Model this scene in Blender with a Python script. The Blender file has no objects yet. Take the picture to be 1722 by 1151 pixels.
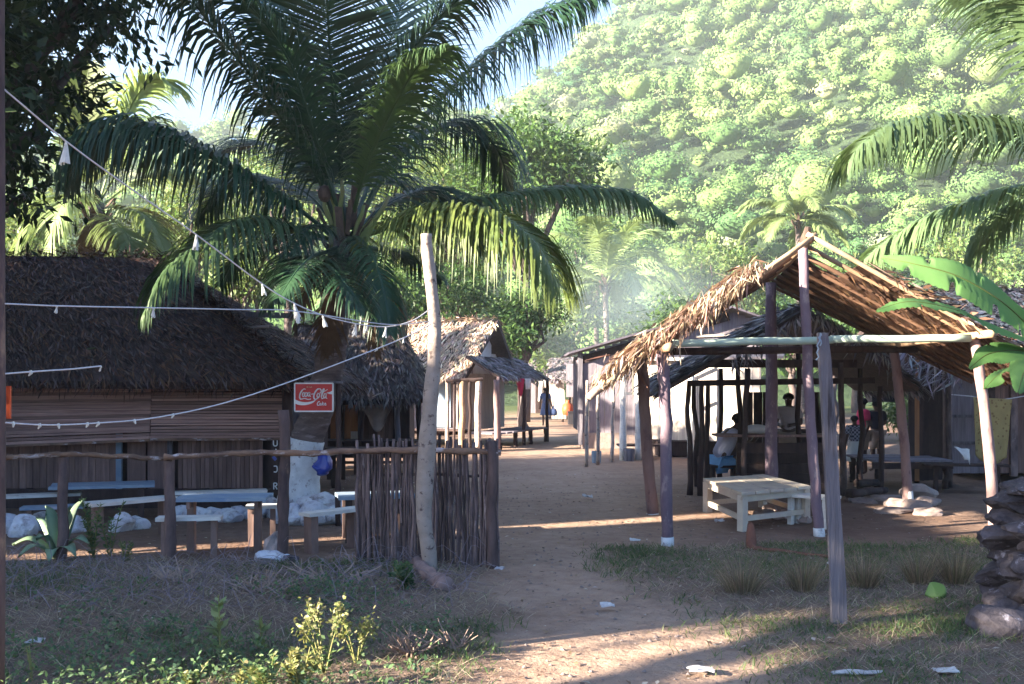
import bpy, bmesh, math, random
import numpy as np
from mathutils import Vector, Matrix, noise as mnoise

random.seed(7)
RNG = np.random.default_rng(11)
sc = bpy.context.scene
COL = sc.collection

# ------------------------------------------------------------------ camera, sky, sun, exposure
EYE = 1.65; FOC = 1674.0; CX = 861.0; HZ = 650.0      # level camera, horizon a little below the middle of the frame
SUN_EL = math.radians(17.0)
SUN_AZ = math.radians(23.0)                           # light travels to +X, turned this much towards +Y
cam_d = bpy.data.cameras.new('camera'); cam = bpy.data.objects.new('camera', cam_d); COL.objects.link(cam)
cam.location = (0, 0, EYE); cam.rotation_euler = (math.radians(90), 0, 0)
cam_d.sensor_width = 36; cam_d.lens = 36 * FOC / 1722; cam_d.shift_y = 74.5 / 1722
cam_d.clip_start = 0.05; cam_d.clip_end = 3000
sc.camera = cam

world = bpy.data.worlds.new('World'); sc.world = world; world.use_nodes = True
wn = world.node_tree.nodes; wl = world.node_tree.links
wn.clear()
w_out = wn.new('ShaderNodeOutputWorld'); w_bg = wn.new('ShaderNodeBackground'); w_sky = wn.new('ShaderNodeTexSky')
w_sky.sky_type = 'NISHITA'; w_sky.sun_disc = False; w_sky.sun_elevation = SUN_EL
LD = Vector((math.cos(SUN_AZ) * math.cos(SUN_EL), math.sin(SUN_AZ) * math.cos(SUN_EL), -math.sin(SUN_EL)))  # light direction
w_sky.sun_rotation = math.atan2(-LD.x, -LD.y)
w_sky.air_density = 1.0; w_sky.dust_density = 1.6; w_sky.ozone_density = 6.0
w_bg.inputs['Strength'].default_value = 0.057
wl.new(w_sky.outputs[0], w_bg.inputs[0]); wl.new(w_bg.outputs[0], w_out.inputs[0])

sun_d = bpy.data.lights.new('sun', 'SUN'); sun = bpy.data.objects.new('sun', sun_d); COL.objects.link(sun)
sun_d.energy = 5.0; sun_d.angle = math.radians(0.5); sun_d.color = (1.0, 0.89, 0.70)
sun.rotation_euler = LD.to_track_quat('-Z', 'Y').to_euler()
sc.view_settings.view_transform = 'Standard'; sc.view_settings.look = 'None'
sc.view_settings.exposure = 3.0; sc.view_settings.gamma = 1.0
sc.view_settings.use_curve_mapping = False
sc.render.engine = 'CYCLES'
sc.cycles.use_denoising = True
sc.cycles.max_bounces = 6; sc.cycles.diffuse_bounces = 3; sc.cycles.glossy_bounces = 2
sc.cycles.transmission_bounces = 3; sc.cycles.transparent_max_bounces = 6; sc.cycles.volume_bounces = 1
sc.cycles.caustics_reflective = False; sc.cycles.caustics_refractive = False
sc.cycles.sample_clamp_indirect = 6.0

# ------------------------------------------------------------------ helpers
def P(px, py, Y):                     # a point of the picture at depth Y, in metres
    return Vector(((px - CX) * Y / FOC, Y, EYE + (HZ - py) * Y / FOC))
def X(px, Y): return (px - CX) * Y / FOC
def Z(py, Y): return EYE + (HZ - py) * Y / FOC
def GY(py): return EYE * FOC / (py - HZ)
def GP(px, py):
    Y = GY(py); return Vector((X(px, Y), Y, 0.0))
R = random.uniform

def tag(o, label=None, cat=None, group=None, kind=None):
    if label: o['label'] = label
    if cat: o['category'] = cat
    if group: o['group'] = group
    if kind: o['kind'] = kind
    return o
def empty(name, loc, label=None, cat=None, group=None):
    o = bpy.data.objects.new(name, None); COL.objects.link(o); o.location = loc
    o.empty_display_size = 0.1
    return tag(o, label, cat, group)
def wloc(o):
    v = Vector((0, 0, 0))
    while o is not None:
        v += o.location; o = o.parent
    return v
def link(name, me, mat, parent=None, origin=None):
    """mesh given in world coordinates; origin moves the object's own base point"""
    o = bpy.data.objects.new(name, me); COL.objects.link(o)
    me.materials.append(mat)
    base = wloc(parent)
    org = Vector(origin) if origin is not None else base
    me.transform(Matrix.Translation(-org))
    o.parent = parent; o.location = org - base
    return o

class MB:
    def __init__(s): s.v = []; s.f = []
    def add(s, vs, fs):
        n = len(s.v); s.v += [tuple(v) for v in vs]; s.f += [tuple(i + n for i in f) for f in fs]
    def box(s, c, h, rot=None):
        c = Vector(c); pts = []
        for sx in (-1, 1):
            for sy in (-1, 1):
                for sz in (-1, 1):
                    p = Vector((sx * h[0], sy * h[1], sz * h[2]))
                    if rot is not None: p = rot @ p
                    pts.append(c + p)
        s.add(pts, [(0, 1, 3, 2), (4, 6, 7, 5), (0, 4, 5, 1), (2, 3, 7, 6), (0, 2, 6, 4), (1, 5, 7, 3)])
        return s
    def plank(s, p0, p1, w, t, nrm=(0, -1, 0), jit=0.0):
        """a board from p0 to p1, w wide, t thick, its broad face towards nrm"""
        p0 = Vector(p0); p1 = Vector(p1); a = (p1 - p0).normalized(); n = Vector(nrm)
        n = (n - a * n.dot(a)).normalized(); b = a.cross(n)
        pts = []
        for p in (p0, p1):
            for sb in (-1, 1):
                for sn in (-1, 1):
                    j = Vector((R(-jit, jit), R(-jit, jit), R(-jit, jit)))
                    pts.append(p + b * sb * w / 2 + n * sn * t / 2 + j)
        s.add(pts, [(0, 1, 3, 2), (4, 6, 7, 5), (0, 4, 5, 1), (2, 3, 7, 6), (0, 2, 6, 4), (1, 5, 7, 3)])
        return s
    def tube(s, pts, rad, sides=8, caps=True, rough=0.0, flat=1.0):
        pts = [Vector(p) for p in pts]; n = len(pts)
        if not hasattr(rad, '__len__'): rad = [rad] * n
        ref = None; rings = []
        for i, p in enumerate(pts):
            t = (pts[min(i + 1, n - 1)] - pts[max(i - 1, 0)])
            t = t.normalized() if t.length > 1e-9 else Vector((0, 0, 1))
            if ref is None:
                ref = Vector((1, 0, 0)) if abs(t.x) < .8 else Vector((0, 1, 0))
            u = (ref - t * ref.dot(t)).normalized(); w = t.cross(u); ref = u
            ring = []
            for k in range(sides):
                a = 2 * math.pi * k / sides
                r = rad[i] * (1 + (R(-rough, rough) if rough else 0))
                ring.append(p + u * math.cos(a) * r + w * math.sin(a) * r * flat)
            rings.append(ring)
        vs = [v for r in rings for v in r]; fs = []
        for i in range(n - 1):
            for k in range(sides):
                a = i * sides + k; b = i * sides + (k + 1) % sides
                fs.append((a, b, b + sides, a + sides))
        if caps:
            fs.append(tuple(range(sides - 1, -1, -1))); fs.append(tuple((n - 1) * sides + k for k in range(sides)))
        s.add(vs, fs); return s
    def mesh(s, name, smooth=False):
        me = bpy.data.meshes.new(name); me.from_pydata(s.v, [], s.f); me.update()
        if smooth:
            me.polygons.foreach_set('use_smooth', [True] * len(me.polygons))
        return me
    def build(s, name, mat, parent=None, smooth=False, origin=None):
        return link(name, s.mesh(name, smooth), mat, parent, origin)

def npmesh(name, V, quads, cols=None, smooth=False):
    V = np.asarray(V, dtype=np.float32); quads = np.asarray(quads, dtype=np.int32)
    k = quads.shape[1]
    me = bpy.data.meshes.new(name)
    me.vertices.add(len(V)); me.vertices.foreach_set('co', V.ravel())
    me.loops.add(quads.size); me.loops.foreach_set('vertex_index', quads.ravel())
    me.polygons.add(len(quads)); me.polygons.foreach_set('loop_start', np.arange(0, quads.size, k, dtype=np.int32))
    me.polygons.foreach_set('loop_total', np.full(len(quads), k, dtype=np.int32))
    if smooth: me.polygons.foreach_set('use_smooth', np.ones(len(quads), dtype=bool))
    me.update(calc_edges=True)
    if cols is not None:
        at = me.color_attributes.new('Col', 'FLOAT_COLOR', 'POINT')
        c = np.ones((len(V), 4), dtype=np.float32); c[:, :3] = cols
        at.data.foreach_set('color', c.ravel())
    return me
def nrmz(a): return a / np.maximum(np.linalg.norm(a, axis=1, keepdims=True), 1e-9)
def leaf_arrays(pos, d, nr, L, W, cols=None, fold=0.0):
    """diamond leaves: pos base, d direction, nr normal"""
    d = nrmz(d); side = nrmz(np.cross(d, nr)); nn = np.cross(side, d)
    L = np.asarray(L)[:, None]; W = np.asarray(W)[:, None]
    mid = pos + d * L * .45
    V = np.stack([pos, mid + side * W * .5 + nn * fold * W, pos + d * L, mid - side * W * .5 + nn * fold * W], 1).reshape(-1, 3)
    F = np.arange(len(pos) * 4).reshape(-1, 4)
    C = np.repeat(cols, 4, axis=0) if cols is not None else None
    return V, F, C
def blade_arrays(pos, d, L, W, bend, cols=None):
    """thin bent blades of two quads-ish: a quad and a tip (as quads with a doubled point avoided by a narrow tip)"""
    n = len(pos); d = nrmz(d)
    az = RNG.uniform(0, 2 * np.pi, n); side = np.stack([np.cos(az), np.sin(az), np.zeros(n)], 1)
    L = np.asarray(L)[:, None]; W = np.asarray(W)[:, None]
    hz = d.copy(); hz[:, 2] = 0; hz = nrmz(hz + 1e-6)
    bend = np.asarray(bend)[:, None] if np.ndim(bend) else bend
    mid = pos + d * L * .55; tip = pos + d * L * .95 + (hz - np.array([0, 0, .6])) * L * bend
    V = np.stack([pos - side * W / 2, pos + side * W / 2, mid + side * W * .4, mid - side * W * .4,
                  tip + side * W * .06, tip - side * W * .06], 1).reshape(-1, 3)
    b = np.arange(n) * 6
    F = np.concatenate([np.stack([b, b + 1, b + 2, b + 3], 1), np.stack([b + 3, b + 2, b + 4, b + 5], 1)])
    C = np.repeat(cols, 6, axis=0) if cols is not None else None
    return V, F, C
def merge(parts):
    Vs, Fs, Cs, n = [], [], [], 0
    for V, F, C in parts:
        Vs.append(V); Fs.append(F + n); n += len(V)
        if C is not None: Cs.append(C)
    return np.concatenate(Vs), np.concatenate(Fs), (np.concatenate(Cs) if Cs else None)
def pick(pal, n, var=.18):
    pal = np.array(pal); c = pal[RNG.integers(0, len(pal), n)]
    return np.clip(c * RNG.uniform(1 - var, 1 + var, (n, 1)) * RNG.uniform(1 - var / 3, 1 + var / 3, (n, 3)), 0.003, 1)
def rdir(n):
    return nrmz(RNG.normal(size=(n, 3)))
def catmull(pts, n):
    pts = [Vector(p) for p in pts]
    P_ = [pts[0] * 2 - pts[1]] + pts + [pts[-1] * 2 - pts[-2]]
    out = []; segs = len(pts) - 1
    for i in range(n):
        t = i / (n - 1) * segs; k = min(int(t), segs - 1); u = t - k
        a, b, c, d = P_[k], P_[k + 1], P_[k + 2], P_[k + 3]
        out.append(0.5 * ((2 * b) + (c - a) * u + (2 * a - 5 * b + 4 * c - d) * u * u + (3 * b - a - 3 * c + d) * u ** 3))
    return out
def pole_pts(p0, p1, wob=.02, n=9, seed=None):
    p0 = Vector(p0); p1 = Vector(p1); s = R(0, 100) if seed is None else seed
    out = []
    for i in range(n):
        t = i / (n - 1); p = p0.lerp(p1, t); e = math.sin(math.pi * t) ** .6 if 0 < t < 1 else 0
        out.append(p + Vector((mnoise.noise((s, t * 3, 0)), mnoise.noise((s, t * 3, 9)), mnoise.noise((s, t * 3, 5)) * .3)) * wob * 2 * e)
    return out
def pole(name, p0, p1, r0, r1, mat, parent=None, wob=.02, sides=8, rough=.06, n=9, origin=None):
    pts = pole_pts(p0, p1, wob, n)
    rad = [(r0 + (r1 - r0) * i / (n - 1)) * (1 + R(-.06, .06)) for i in range(n)]
    return MB().tube(pts, rad, sides, rough=rough).build(name, mat, parent, smooth=True, origin=origin)

# ------------------------------------------------------------------ materials
def _mix(nt, a, b, fac, mode='MIX'):
    m = nt.nodes.new('ShaderNodeMix'); m.data_type = 'RGBA'; m.blend_type = mode
    for sock, val in ((m.inputs[0], fac), (m.inputs[6], a), (m.inputs[7], b)):
        if hasattr(val, 'default_value') and not isinstance(val, (int, float)): nt.links.new(val, sock)
        elif isinstance(val, (int, float)): sock.default_value = val
        else: sock.default_value = (*val, 1)
    return m.outputs[2]
def tint(c):                          # pushes browns towards violet, the cool cast of shade painted into the colour
    return c if c is None or c[1] > c[0] * 1.02 or c[0] > 3 * c[1] or c[0] > .5 else (c[0], c[1] * .96, min(1, c[2] * 1.10))
def mat(name, c1, c2=None, scale=6.0, stretch=(1, 1, 1), rough=.85, bump=.25, c3=None, scale3=1.5, thr3=(.55, .7),
        attr=False, transl=0.0, spec=.25, rnd=.25, bump_dist=.01, detail=5):
    c1, c2, c3 = tint(c1), tint(c2), tint(c3)
    m = bpy.data.materials.new(name); m.use_nodes = True; nt = m.node_tree; N = nt.nodes; Lk = nt.links
    bs = N['Principled BSDF']; out = N['Material Output']
    bs.inputs['Roughness'].default_value = rough; bs.inputs['Specular IOR Level'].default_value = spec
    tc = N.new('ShaderNodeTexCoord'); mp = N.new('ShaderNodeMapping'); mp.inputs['Scale'].default_value = stretch
    oi = N.new('ShaderNodeObjectInfo')
    Lk.new(tc.outputs['Object'], mp.inputs[0])
    ofs = N.new('ShaderNodeVectorMath'); ofs.operation = 'SCALE'; ofs.inputs['Scale'].default_value = 37.0
    cmb = N.new('ShaderNodeCombineXYZ')
    for k in range(3): Lk.new(oi.outputs['Random'], cmb.inputs[k])
    Lk.new(cmb.outputs[0], ofs.inputs[0]); Lk.new(ofs.outputs[0], mp.inputs['Location'])
    nz = N.new('ShaderNodeTexNoise'); nz.inputs['Scale'].default_value = scale; nz.inputs['Detail'].default_value = detail
    nz.inputs['Roughness'].default_value = .65
    Lk.new(mp.outputs[0], nz.inputs['Vector'])
    rp = N.new('ShaderNodeMapRange'); rp.inputs[1].default_value = .32; rp.inputs[2].default_value = .68
    Lk.new(nz.outputs['Fac'], rp.inputs[0])
    if attr:
        at = N.new('ShaderNodeAttribute'); at.attribute_name = 'Col'; col = at.outputs['Color']
        if c2 is not None: col = _mix(nt, col, c2, rp.outputs[0], 'MULTIPLY')
    else:
        col = _mix(nt, c1, c2 if c2 else c1, rp.outputs[0])
    if c3:
        n3 = N.new('ShaderNodeTexNoise'); n3.inputs['Scale'].default_value = scale3; n3.inputs['Detail'].default_value = 6
        n3.inputs['Roughness'].default_value = .7
        Lk.new(mp.outputs[0] if scale3 > 0 else tc.outputs['Object'], n3.inputs['Vector'])
        r3 = N.new('ShaderNodeMapRange'); r3.inputs[1].default_value = thr3[0]; r3.inputs[2].default_value = thr3[1]
        Lk.new(n3.outputs['Fac'], r3.inputs[0]); col = _mix(nt, col, c3, r3.outputs[0])
    if rnd:
        mr = N.new('ShaderNodeMapRange'); mr.inputs[3].default_value = 1 - rnd; mr.inputs[4].default_value = 1 + rnd
        Lk.new(oi.outputs['Random'], mr.inputs[0])
        hs = N.new('ShaderNodeHueSaturation'); Lk.new(mr.outputs[0], hs.inputs['Value']); Lk.new(col, hs.inputs['Color'])
        col = hs.outputs[0]
    Lk.new(col, bs.inputs['Base Color'])
    if bump:
        bp = N.new('ShaderNodeBump'); bp.inputs['Strength'].default_value = bump; bp.inputs['Distance'].default_value = bump_dist
        Lk.new(nz.outputs['Fac'], bp.inputs['Height']); Lk.new(bp.outputs[0], bs.inputs['Normal'])
    if transl:
        tr = N.new('ShaderNodeBsdfTranslucent'); ms = N.new('ShaderNodeMixShader'); ms.inputs[0].default_value = transl
        Lk.new(_mix(nt, col, (1.0, .95, .45), .45, 'MULTIPLY'), tr.inputs[0])
        Lk.new(bs.outputs[0], ms.inputs[1]); Lk.new(tr.outputs[0], ms.inputs[2]); Lk.new(ms.outputs[0], out.inputs[0])
    return m

M = {}
M['leaf'] = mat('leaf_green', (0, 0, 0), attr=True, transl=.35, rough=.5, spec=.35, rnd=0, bump=0)
M['hill_leaf'] = mat('hill_foliage', (0, 0, 0), (.72, .76, .74), attr=True, scale=.6, rough=.85, spec=.08, rnd=0, bump=1.0, bump_dist=.5)
M['frond'] = mat('palm_frond', (.018, .050, .024), (.030, .068, .030), scale=3, rough=.40, spec=.5, transl=.16, bump=0, rnd=.2)  # shaded copy, the dark bluish green of shade painted into the leaf
M['frond_lit'] = mat('palm_frond_sunlit', (.090, .130, .032), (.12, .15, .04), scale=3, rough=.45, spec=.4, transl=.35, bump=0, rnd=.15)  # sunlit copy of the frond, light painted in as a yellower green
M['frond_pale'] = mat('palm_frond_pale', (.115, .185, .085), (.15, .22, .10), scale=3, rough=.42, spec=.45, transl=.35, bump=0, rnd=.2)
M['frond_mid'] = mat('palm_frond_mid', (.060, .115, .045), (.085, .14, .055), scale=3, rough=.42, spec=.45, transl=.30, bump=0, rnd=.2)  # half lit copy of the frond, light painted into the colour
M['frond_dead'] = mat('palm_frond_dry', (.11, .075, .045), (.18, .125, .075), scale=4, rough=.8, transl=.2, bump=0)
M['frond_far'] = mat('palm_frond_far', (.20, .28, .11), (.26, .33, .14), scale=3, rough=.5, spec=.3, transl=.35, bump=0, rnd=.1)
M['rachis'] = mat('frond_stalk', (.16, .19, .05), (.20, .17, .07), scale=3, rough=.5)
M['fibre'] = mat('palm_fibre', (.14, .095, .06), (.05, .035, .028), scale=14, stretch=(1, 1, .3), bump=.6)
M['palm_bark'] = mat('palm_bark', (.145, .115, .095), (.065, .05, .044), scale=5, stretch=(1, 1, 3.5), c3=(.24, .20, .18), scale3=4, bump=.7, bump_dist=.02)
M['whitewash'] = mat('whitewash', (.66, .67, .69), (.47, .48, .50), scale=7, c3=(.22, .19, .18), scale3=12, thr3=(.57, .66), bump=.5, rnd=.05)
M['white_rock'] = mat('whitewashed_stone', (.72, .73, .74), (.50, .50, .51), scale=7, c3=(.24, .21, .19), scale3=6, thr3=(.50, .66), bump=.9, bump_dist=.02, rnd=.12)
M['bark'] = mat('tree_bark', (.13, .10, .08), (.06, .045, .04), scale=8, stretch=(1, 1, .3), bump=.7)
M['pale_bark'] = mat('pale_pole', (.46, .38, .29), (.33, .27, .20), scale=7, stretch=(1, 1, 1.2), c3=(.14, .10, .08), scale3=11, thr3=(.57, .63), bump=.9, bump_dist=.02)
M['stick'] = mat('stick', (.19, .135, .11), (.05, .036, .033), scale=10, stretch=(1, 1, .35), c3=(.30, .25, .22), scale3=6, thr3=(.6, .7), bump=.6, rnd=.55)
M['post'] = mat('fence_post', (.15, .10, .08), (.06, .042, .038), scale=9, stretch=(1, 1, .3), c3=(.34, .22, .13), scale3=5, thr3=(.6, .72), bump=.6)
M['dark_bamboo'] = mat('shaded_bamboo', (.19, .11, .06), (.12, .065, .04), scale=6, bump=.2, rnd=.2)  # dark copy of the bamboo, shade under the thatch painted in
M['rail'] = mat('rail_wood', (.27, .16, .09), (.085, .055, .042), scale=12, stretch=(.35, 1, 1), c3=(.42, .37, .33), scale3=9, thr3=(.55, .62), bump=1.0, bump_dist=.02)
M['pink_post'] = mat('pavilion_post', (.27, .185, .15), (.17, .115, .10), scale=7, stretch=(1, 1, .3), c3=(.13, .08, .075), scale3=9, thr3=(.54, .64), bump=.9, bump_dist=.02, rnd=.15)
M['purplish_post'] = mat('purplish_post', (.20, .145, .155), (.14, .10, .115), scale=7, stretch=(1, 1, .4), c3=(.30, .23, .21), scale3=9, thr3=(.54, .62), bump=.8, bump_dist=.02, rnd=.12)  # dull purplish brown wood with paler patches
M['grey_plank'] = mat('weathered_plank', (.20, .19, .19), (.085, .078, .08), scale=16, stretch=(1, 1, .08), bump=1.0, bump_dist=.02, rnd=.2, c3=(.05, .045, .045), scale3=9, thr3=(.6, .66))
M['dark_wood'] = mat('dark_wood', (.070, .045, .036), (.032, .022, .020), scale=10, stretch=(1, 1, .25), bump=.5, rnd=.3)
M['brown_board'] = mat('brown_board', (.27, .17, .125), (.14, .088, .072), scale=11, stretch=(2, 2, .18), bump=.5, rnd=.3)
M['slat'] = mat('reed_slat', (.46, .285, .205), (.20, .122, .095), scale=14, stretch=(.10, 2, 6), bump=.6, rnd=.4)
M['orange_board'] = mat('orange_board', (.36, .17, .07), (.25, .115, .05), scale=9, stretch=(2, 2, .2), bump=.3, rnd=.2)
M['blue_wood'] = mat('faded_blue_paint', (.16, .22, .32), (.26, .32, .38), scale=8, stretch=(.3, 1, 1), c3=(.40, .40, .40), scale3=7, thr3=(.58, .7), bump=.3, rnd=.15)
M['white_wood'] = mat('worn_white_paint', (.72, .69, .66), (.54, .50, .47), scale=9, stretch=(.3, .6, 1), c3=(.27, .20, .15), scale3=8, thr3=(.6, .72), bump=.35, rnd=.12)
M['cream_wood'] = mat('cream_table', (.62, .55, .44), (.47, .40, .31), scale=7, stretch=(.5, .5, .5), c3=(.25, .19, .14), scale3=9, thr3=(.62, .74), bump=.3, rnd=.08)
M['leg_wood'] = mat('bench_leg', (.30, .20, .15), (.18, .12, .09), scale=9, stretch=(1, 1, .3), bump=.4)
M['pale_board'] = mat('pale_board', (.56, .49, .41), (.40, .34, .28), scale=9, stretch=(2, 2, .2), c3=(.34, .27, .22), scale3=6, thr3=(.62, .74), bump=.35, rnd=.15)
M['post_plank'] = mat('plank_shaded', (.15, .145, .15), (.06, .056, .06), scale=18, stretch=(1, 1, .07), bump=1.0, bump_dist=.025, rnd=.1, c3=(.035, .03, .03), scale3=9, thr3=(.58, .64))  # darker copy of the weathered plank, its shade painted into the colour
M['grey_board'] = mat('grey_board', (.25, .225, .225), (.16, .14, .145), scale=10, stretch=(2, 2, .15), bump=.5, rnd=.22)
M['metal_roof'] = mat('dark_roof_sheet', (.10, .095, .105), (.07, .06, .065), scale=5, rough=.55, bump=.2)
M['thatch_base'] = mat('thatch_under', (.10, .07, .055), (.055, .04, .035), scale=14, bump=.6)
M['thatch'] = mat('thatch_leaf', (0, 0, 0), attr=True, rough=.75, spec=.3, rnd=0, bump=0)
M['thatch_soft'] = mat('thatch_leaf_thin', (0, 0, 0), attr=True, rough=.75, spec=.2, rnd=0, bump=0, transl=.3)
M['bamboo'] = mat('bamboo_rafter', (.40, .28, .16), (.27, .17, .09), scale=6, bump=.2, rnd=.2)
M['pale_beam'] = mat('pale_beam', (.42, .50, .42), (.30, .36, .30), scale=6, stretch=(.3, 1, 1), c3=(.28, .22, .17), scale3=6, thr3=(.63, .72), bump=.3, rnd=.05)
M['banana'] = mat('banana_leaf', (.115, .25, .075), (.16, .30, .10), scale=3, stretch=(1, 1, 1), rough=.6, spec=.2, transl=.45, bump=.15, rnd=.15, c3=(.20, .20, .07), scale3=5, thr3=(.64, .74))
M['coconut_green'] = mat('green_husk', (.09, .17, .04), (.13, .20, .06), scale=5, rough=.5, bump=.2)
M['stone'] = mat('field_stone', (.085, .075, .076), (.033, .029, .031), scale=7, c3=(.22, .22, .24), scale3=9, thr3=(.58, .68), bump=1.0, bump_dist=.05, rnd=.35)
M['tan_stone'] = mat('tan_stone', (.36, .29, .23), (.22, .175, .14), scale=7, bump=.7, bump_dist=.02, rnd=.25)
M['rope'] = mat('white_rope', (.66, .64, .64), (.5, .48, .48), scale=60, rough=.9, rnd=.05)
M['tassel'] = mat('white_tassel', (.80, .80, .80), (.66, .65, .66), scale=40, rough=.9, transl=.3, rnd=.08)
M['red'] = mat('sign_red', (.56, .022, .020), (.46, .016, .018), scale=5, rough=.4, spec=.4, bump=0, rnd=0)
M['orange_red'] = mat('sign_orange', (.55, .085, .03), (.48, .07, .025), scale=5, rough=.5, bump=0, rnd=0)
M['white_paint'] = mat('sign_white', (.78, .76, .76), (.70, .68, .68), scale=9, rough=.5, bump=0, rnd=0)
M['yellow_ink'] = mat('sign_cream', (.66, .40, .22), rough=.5, bump=0, rnd=0)
M['blue_plastic'] = mat('blue_plastic', (.015, .04, .28), (.025, .06, .36), scale=8, rough=.35, spec=.5, bump=.3, rnd=0)
M['tarp'] = mat('sack_cloth', (.36, .29, .22), (.26, .20, .155), scale=9, bump=.3, rnd=0)
M['plain_cloth'] = mat('pale_cloth', (.66, .64, .62), (.54, .52, .51), scale=9, bump=.3, rnd=.08)
M['pink_cloth'] = mat('pink_cloth', (.58, .04, .11), (.46, .03, .09), scale=6, transl=.3, bump=.1, rnd=0)
M['skin'] = mat('skin', (.085, .046, .030), (.07, .038, .026), scale=6, rough=.5, spec=.35, bump=0, rnd=.1)
M['hair'] = mat('hair', (.012, .010, .010), (.02, .016, .015), scale=40, bump=.5, rnd=0)
M['shirt_pale'] = mat('lavender_shirt', (.55, .53, .62), (.44, .43, .52), scale=5, bump=.3, rnd=0)
M['shirt_blue'] = mat('light_blue_cloth', (.20, .40, .66), (.16, .34, .58), scale=5, bump=.3, rnd=0)
M['shirt_black'] = mat('black_cloth', (.018, .016, .020), (.026, .022, .028), scale=6, bump=.3, rnd=0)
M['shirt_cream'] = mat('cream_shirt', (.46, .41, .38), (.38, .34, .32), scale=6, bump=.3, rnd=0)
M['dress_blue'] = mat('blue_dress', (.045, .07, .17), (.08, .11, .22), scale=8, bump=.2, rnd=0)
M['khaki'] = mat('khaki_shorts', (.40, .30, .20), (.30, .22, .15), scale=6, bump=.2, rnd=0)
M['paper'] = mat('white_scrap', (.58, .57, .56), (.36, .34, .33), scale=9, rough=.7, bump=.1, rnd=.1)
M['black_pot'] = mat('black_iron', (.025, .024, .026), (.04, .036, .036), scale=9, rough=.6, bump=.3, rnd=.1)
M['reddish_bark'] = mat('reddish_root', (.24, .105, .06), (.13, .06, .04), scale=8, bump=.6, rnd=.1)
M['log'] = mat('old_log', (.30, .21, .165), (.17, .115, .095), scale=6, stretch=(1, 1, 1), bump=.7, bump_dist=.02, rnd=.1)
def checker(name, a, b, s):
    m = mat(name, a, rnd=0, bump=0); nt = m.node_tree; ck = nt.nodes.new('ShaderNodeTexChecker')
    ck.inputs['Color1'].default_value = (*a, 1); ck.inputs['Color2'].default_value = (*b, 1); ck.inputs['Scale'].default_value = s
    tc = nt.nodes.new('ShaderNodeTexCoord'); nt.links.new(tc.outputs['Object'], ck.inputs['Vector'])
    nt.links.new(ck.outputs['Color'], nt.nodes['Principled BSDF'].inputs['Base Color']); return m
M['check'] = checker('checked_shirt', (.30, .30, .36), (.05, .05, .08), 28)
def flowered(name):
    m = mat(name, (.46, .36, .13), (.38, .29, .11), scale=6, rnd=0, bump=.2, transl=.25); nt = m.node_tree; N = nt.nodes
    v = N.new('ShaderNodeTexVoronoi'); v.inputs['Scale'].default_value = 15; tc = N.new('ShaderNodeTexCoord')
    nt.links.new(tc.outputs['Object'], v.inputs['Vector'])
    mr = N.new('ShaderNodeMapRange'); mr.inputs[1].default_value = .32; mr.inputs[2].default_value = .25; nt.links.new(v.outputs['Distance'], mr.inputs[0])
    bs = N['Principled BSDF']; src = bs.inputs['Base Color'].links[0].from_socket
    nt.links.new(_mix(nt, src, (.22, .13, .06), mr.outputs[0]), bs.inputs['Base Color']); return m
M['flowered'] = flowered('yellow_print_cloth')

# ground: colours come per point (sand, earth, turf soil), grain from noise
def ground_mat():
    m = mat('village_earth', (0, 0, 0), (.74, .72, .72), attr=True, scale=7, bump=1.0, bump_dist=.05, rnd=0, detail=9, spec=.1)
    nt = m.node_tree; N = nt.nodes; bs = N['Principled BSDF']; src = bs.inputs['Base Color'].links[0].from_socket
    tc = N.new('ShaderNodeTexCoord')
    n2 = N.new('ShaderNodeTexNoise'); n2.inputs['Scale'].default_value = 1.1; n2.inputs['Detail'].default_value = 8; n2.inputs['Roughness'].default_value = .7
    nt.links.new(tc.outputs['Object'], n2.inputs['Vector'])
    mr = N.new('ShaderNodeMapRange'); mr.inputs[1].default_value = .4; mr.inputs[2].default_value = .68; nt.links.new(n2.outputs['Fac'], mr.inputs[0])
    c = _mix(nt, src, (.78, .72, .70), mr.outputs[0], 'MULTIPLY')
    v = N.new('ShaderNodeTexVoronoi'); v.inputs['Scale'].default_value = 30; nt.links.new(tc.outputs['Object'], v.inputs['Vector'])
    m2 = N.new('ShaderNodeMapRange'); m2.inputs[1].default_value = .16; m2.inputs[2].default_value = .10; nt.links.new(v.outputs['Distance'], m2.inputs[0])
    c = _mix(nt, c, (.50, .46, .42), m2.outputs[0], 'MULTIPLY')
    nt.links.new(c, bs.inputs['Base Color']); return m
M['ground'] = ground_mat()
M['leaf_mat'] = mat('leaf_mat', (.13, .065, .035), (.075, .038, .024), scale=20, bump=.4, rnd=.35)
M['hill'] = mat('hill_shaded_soil', (.060, .095, .038), (.022, .042, .022), scale=.55, bump=1.0, bump_dist=1.5, rnd=0, detail=8)  # dark green paints the shade in gaps between the crowns

# ------------------------------------------------------------------ the ground
def sstep(a, b, x):
    t = np.clip((x - a) / (b - a), 0, 1); return t * t * (3 - 2 * t)
def vnoise(x, y, s, seed=0.0):
    x = np.asarray(x, dtype=float); y = np.asarray(y, dtype=float)
    flat = [mnoise.noise((a * s + seed, b * s - seed, seed * .37)) for a, b in zip(x.ravel(), y.ravel())]
    return np.array(flat).reshape(x.shape)
def turf(x, y):
    """0..1 where plants grow: the bank in front of the rail on one side, the patch before the open shelter on the other"""
    n = vnoise(x, y, .8, 3.1) * .5 + vnoise(x, y, 2.3, 8.2) * .25
    left = sstep(-.05, -.9, x - (8.9 - y) * .12 + n * .9) * sstep(9.5, 9.0, y + n * .5)
    right = sstep(.75, 1.45, x + n * .8 - (8.2 - y) * .12) * sstep(10.5, 9.9, y + n * .5 - (x - 2) * .12)
    return np.clip(np.maximum(left, right), 0, 1)
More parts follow.
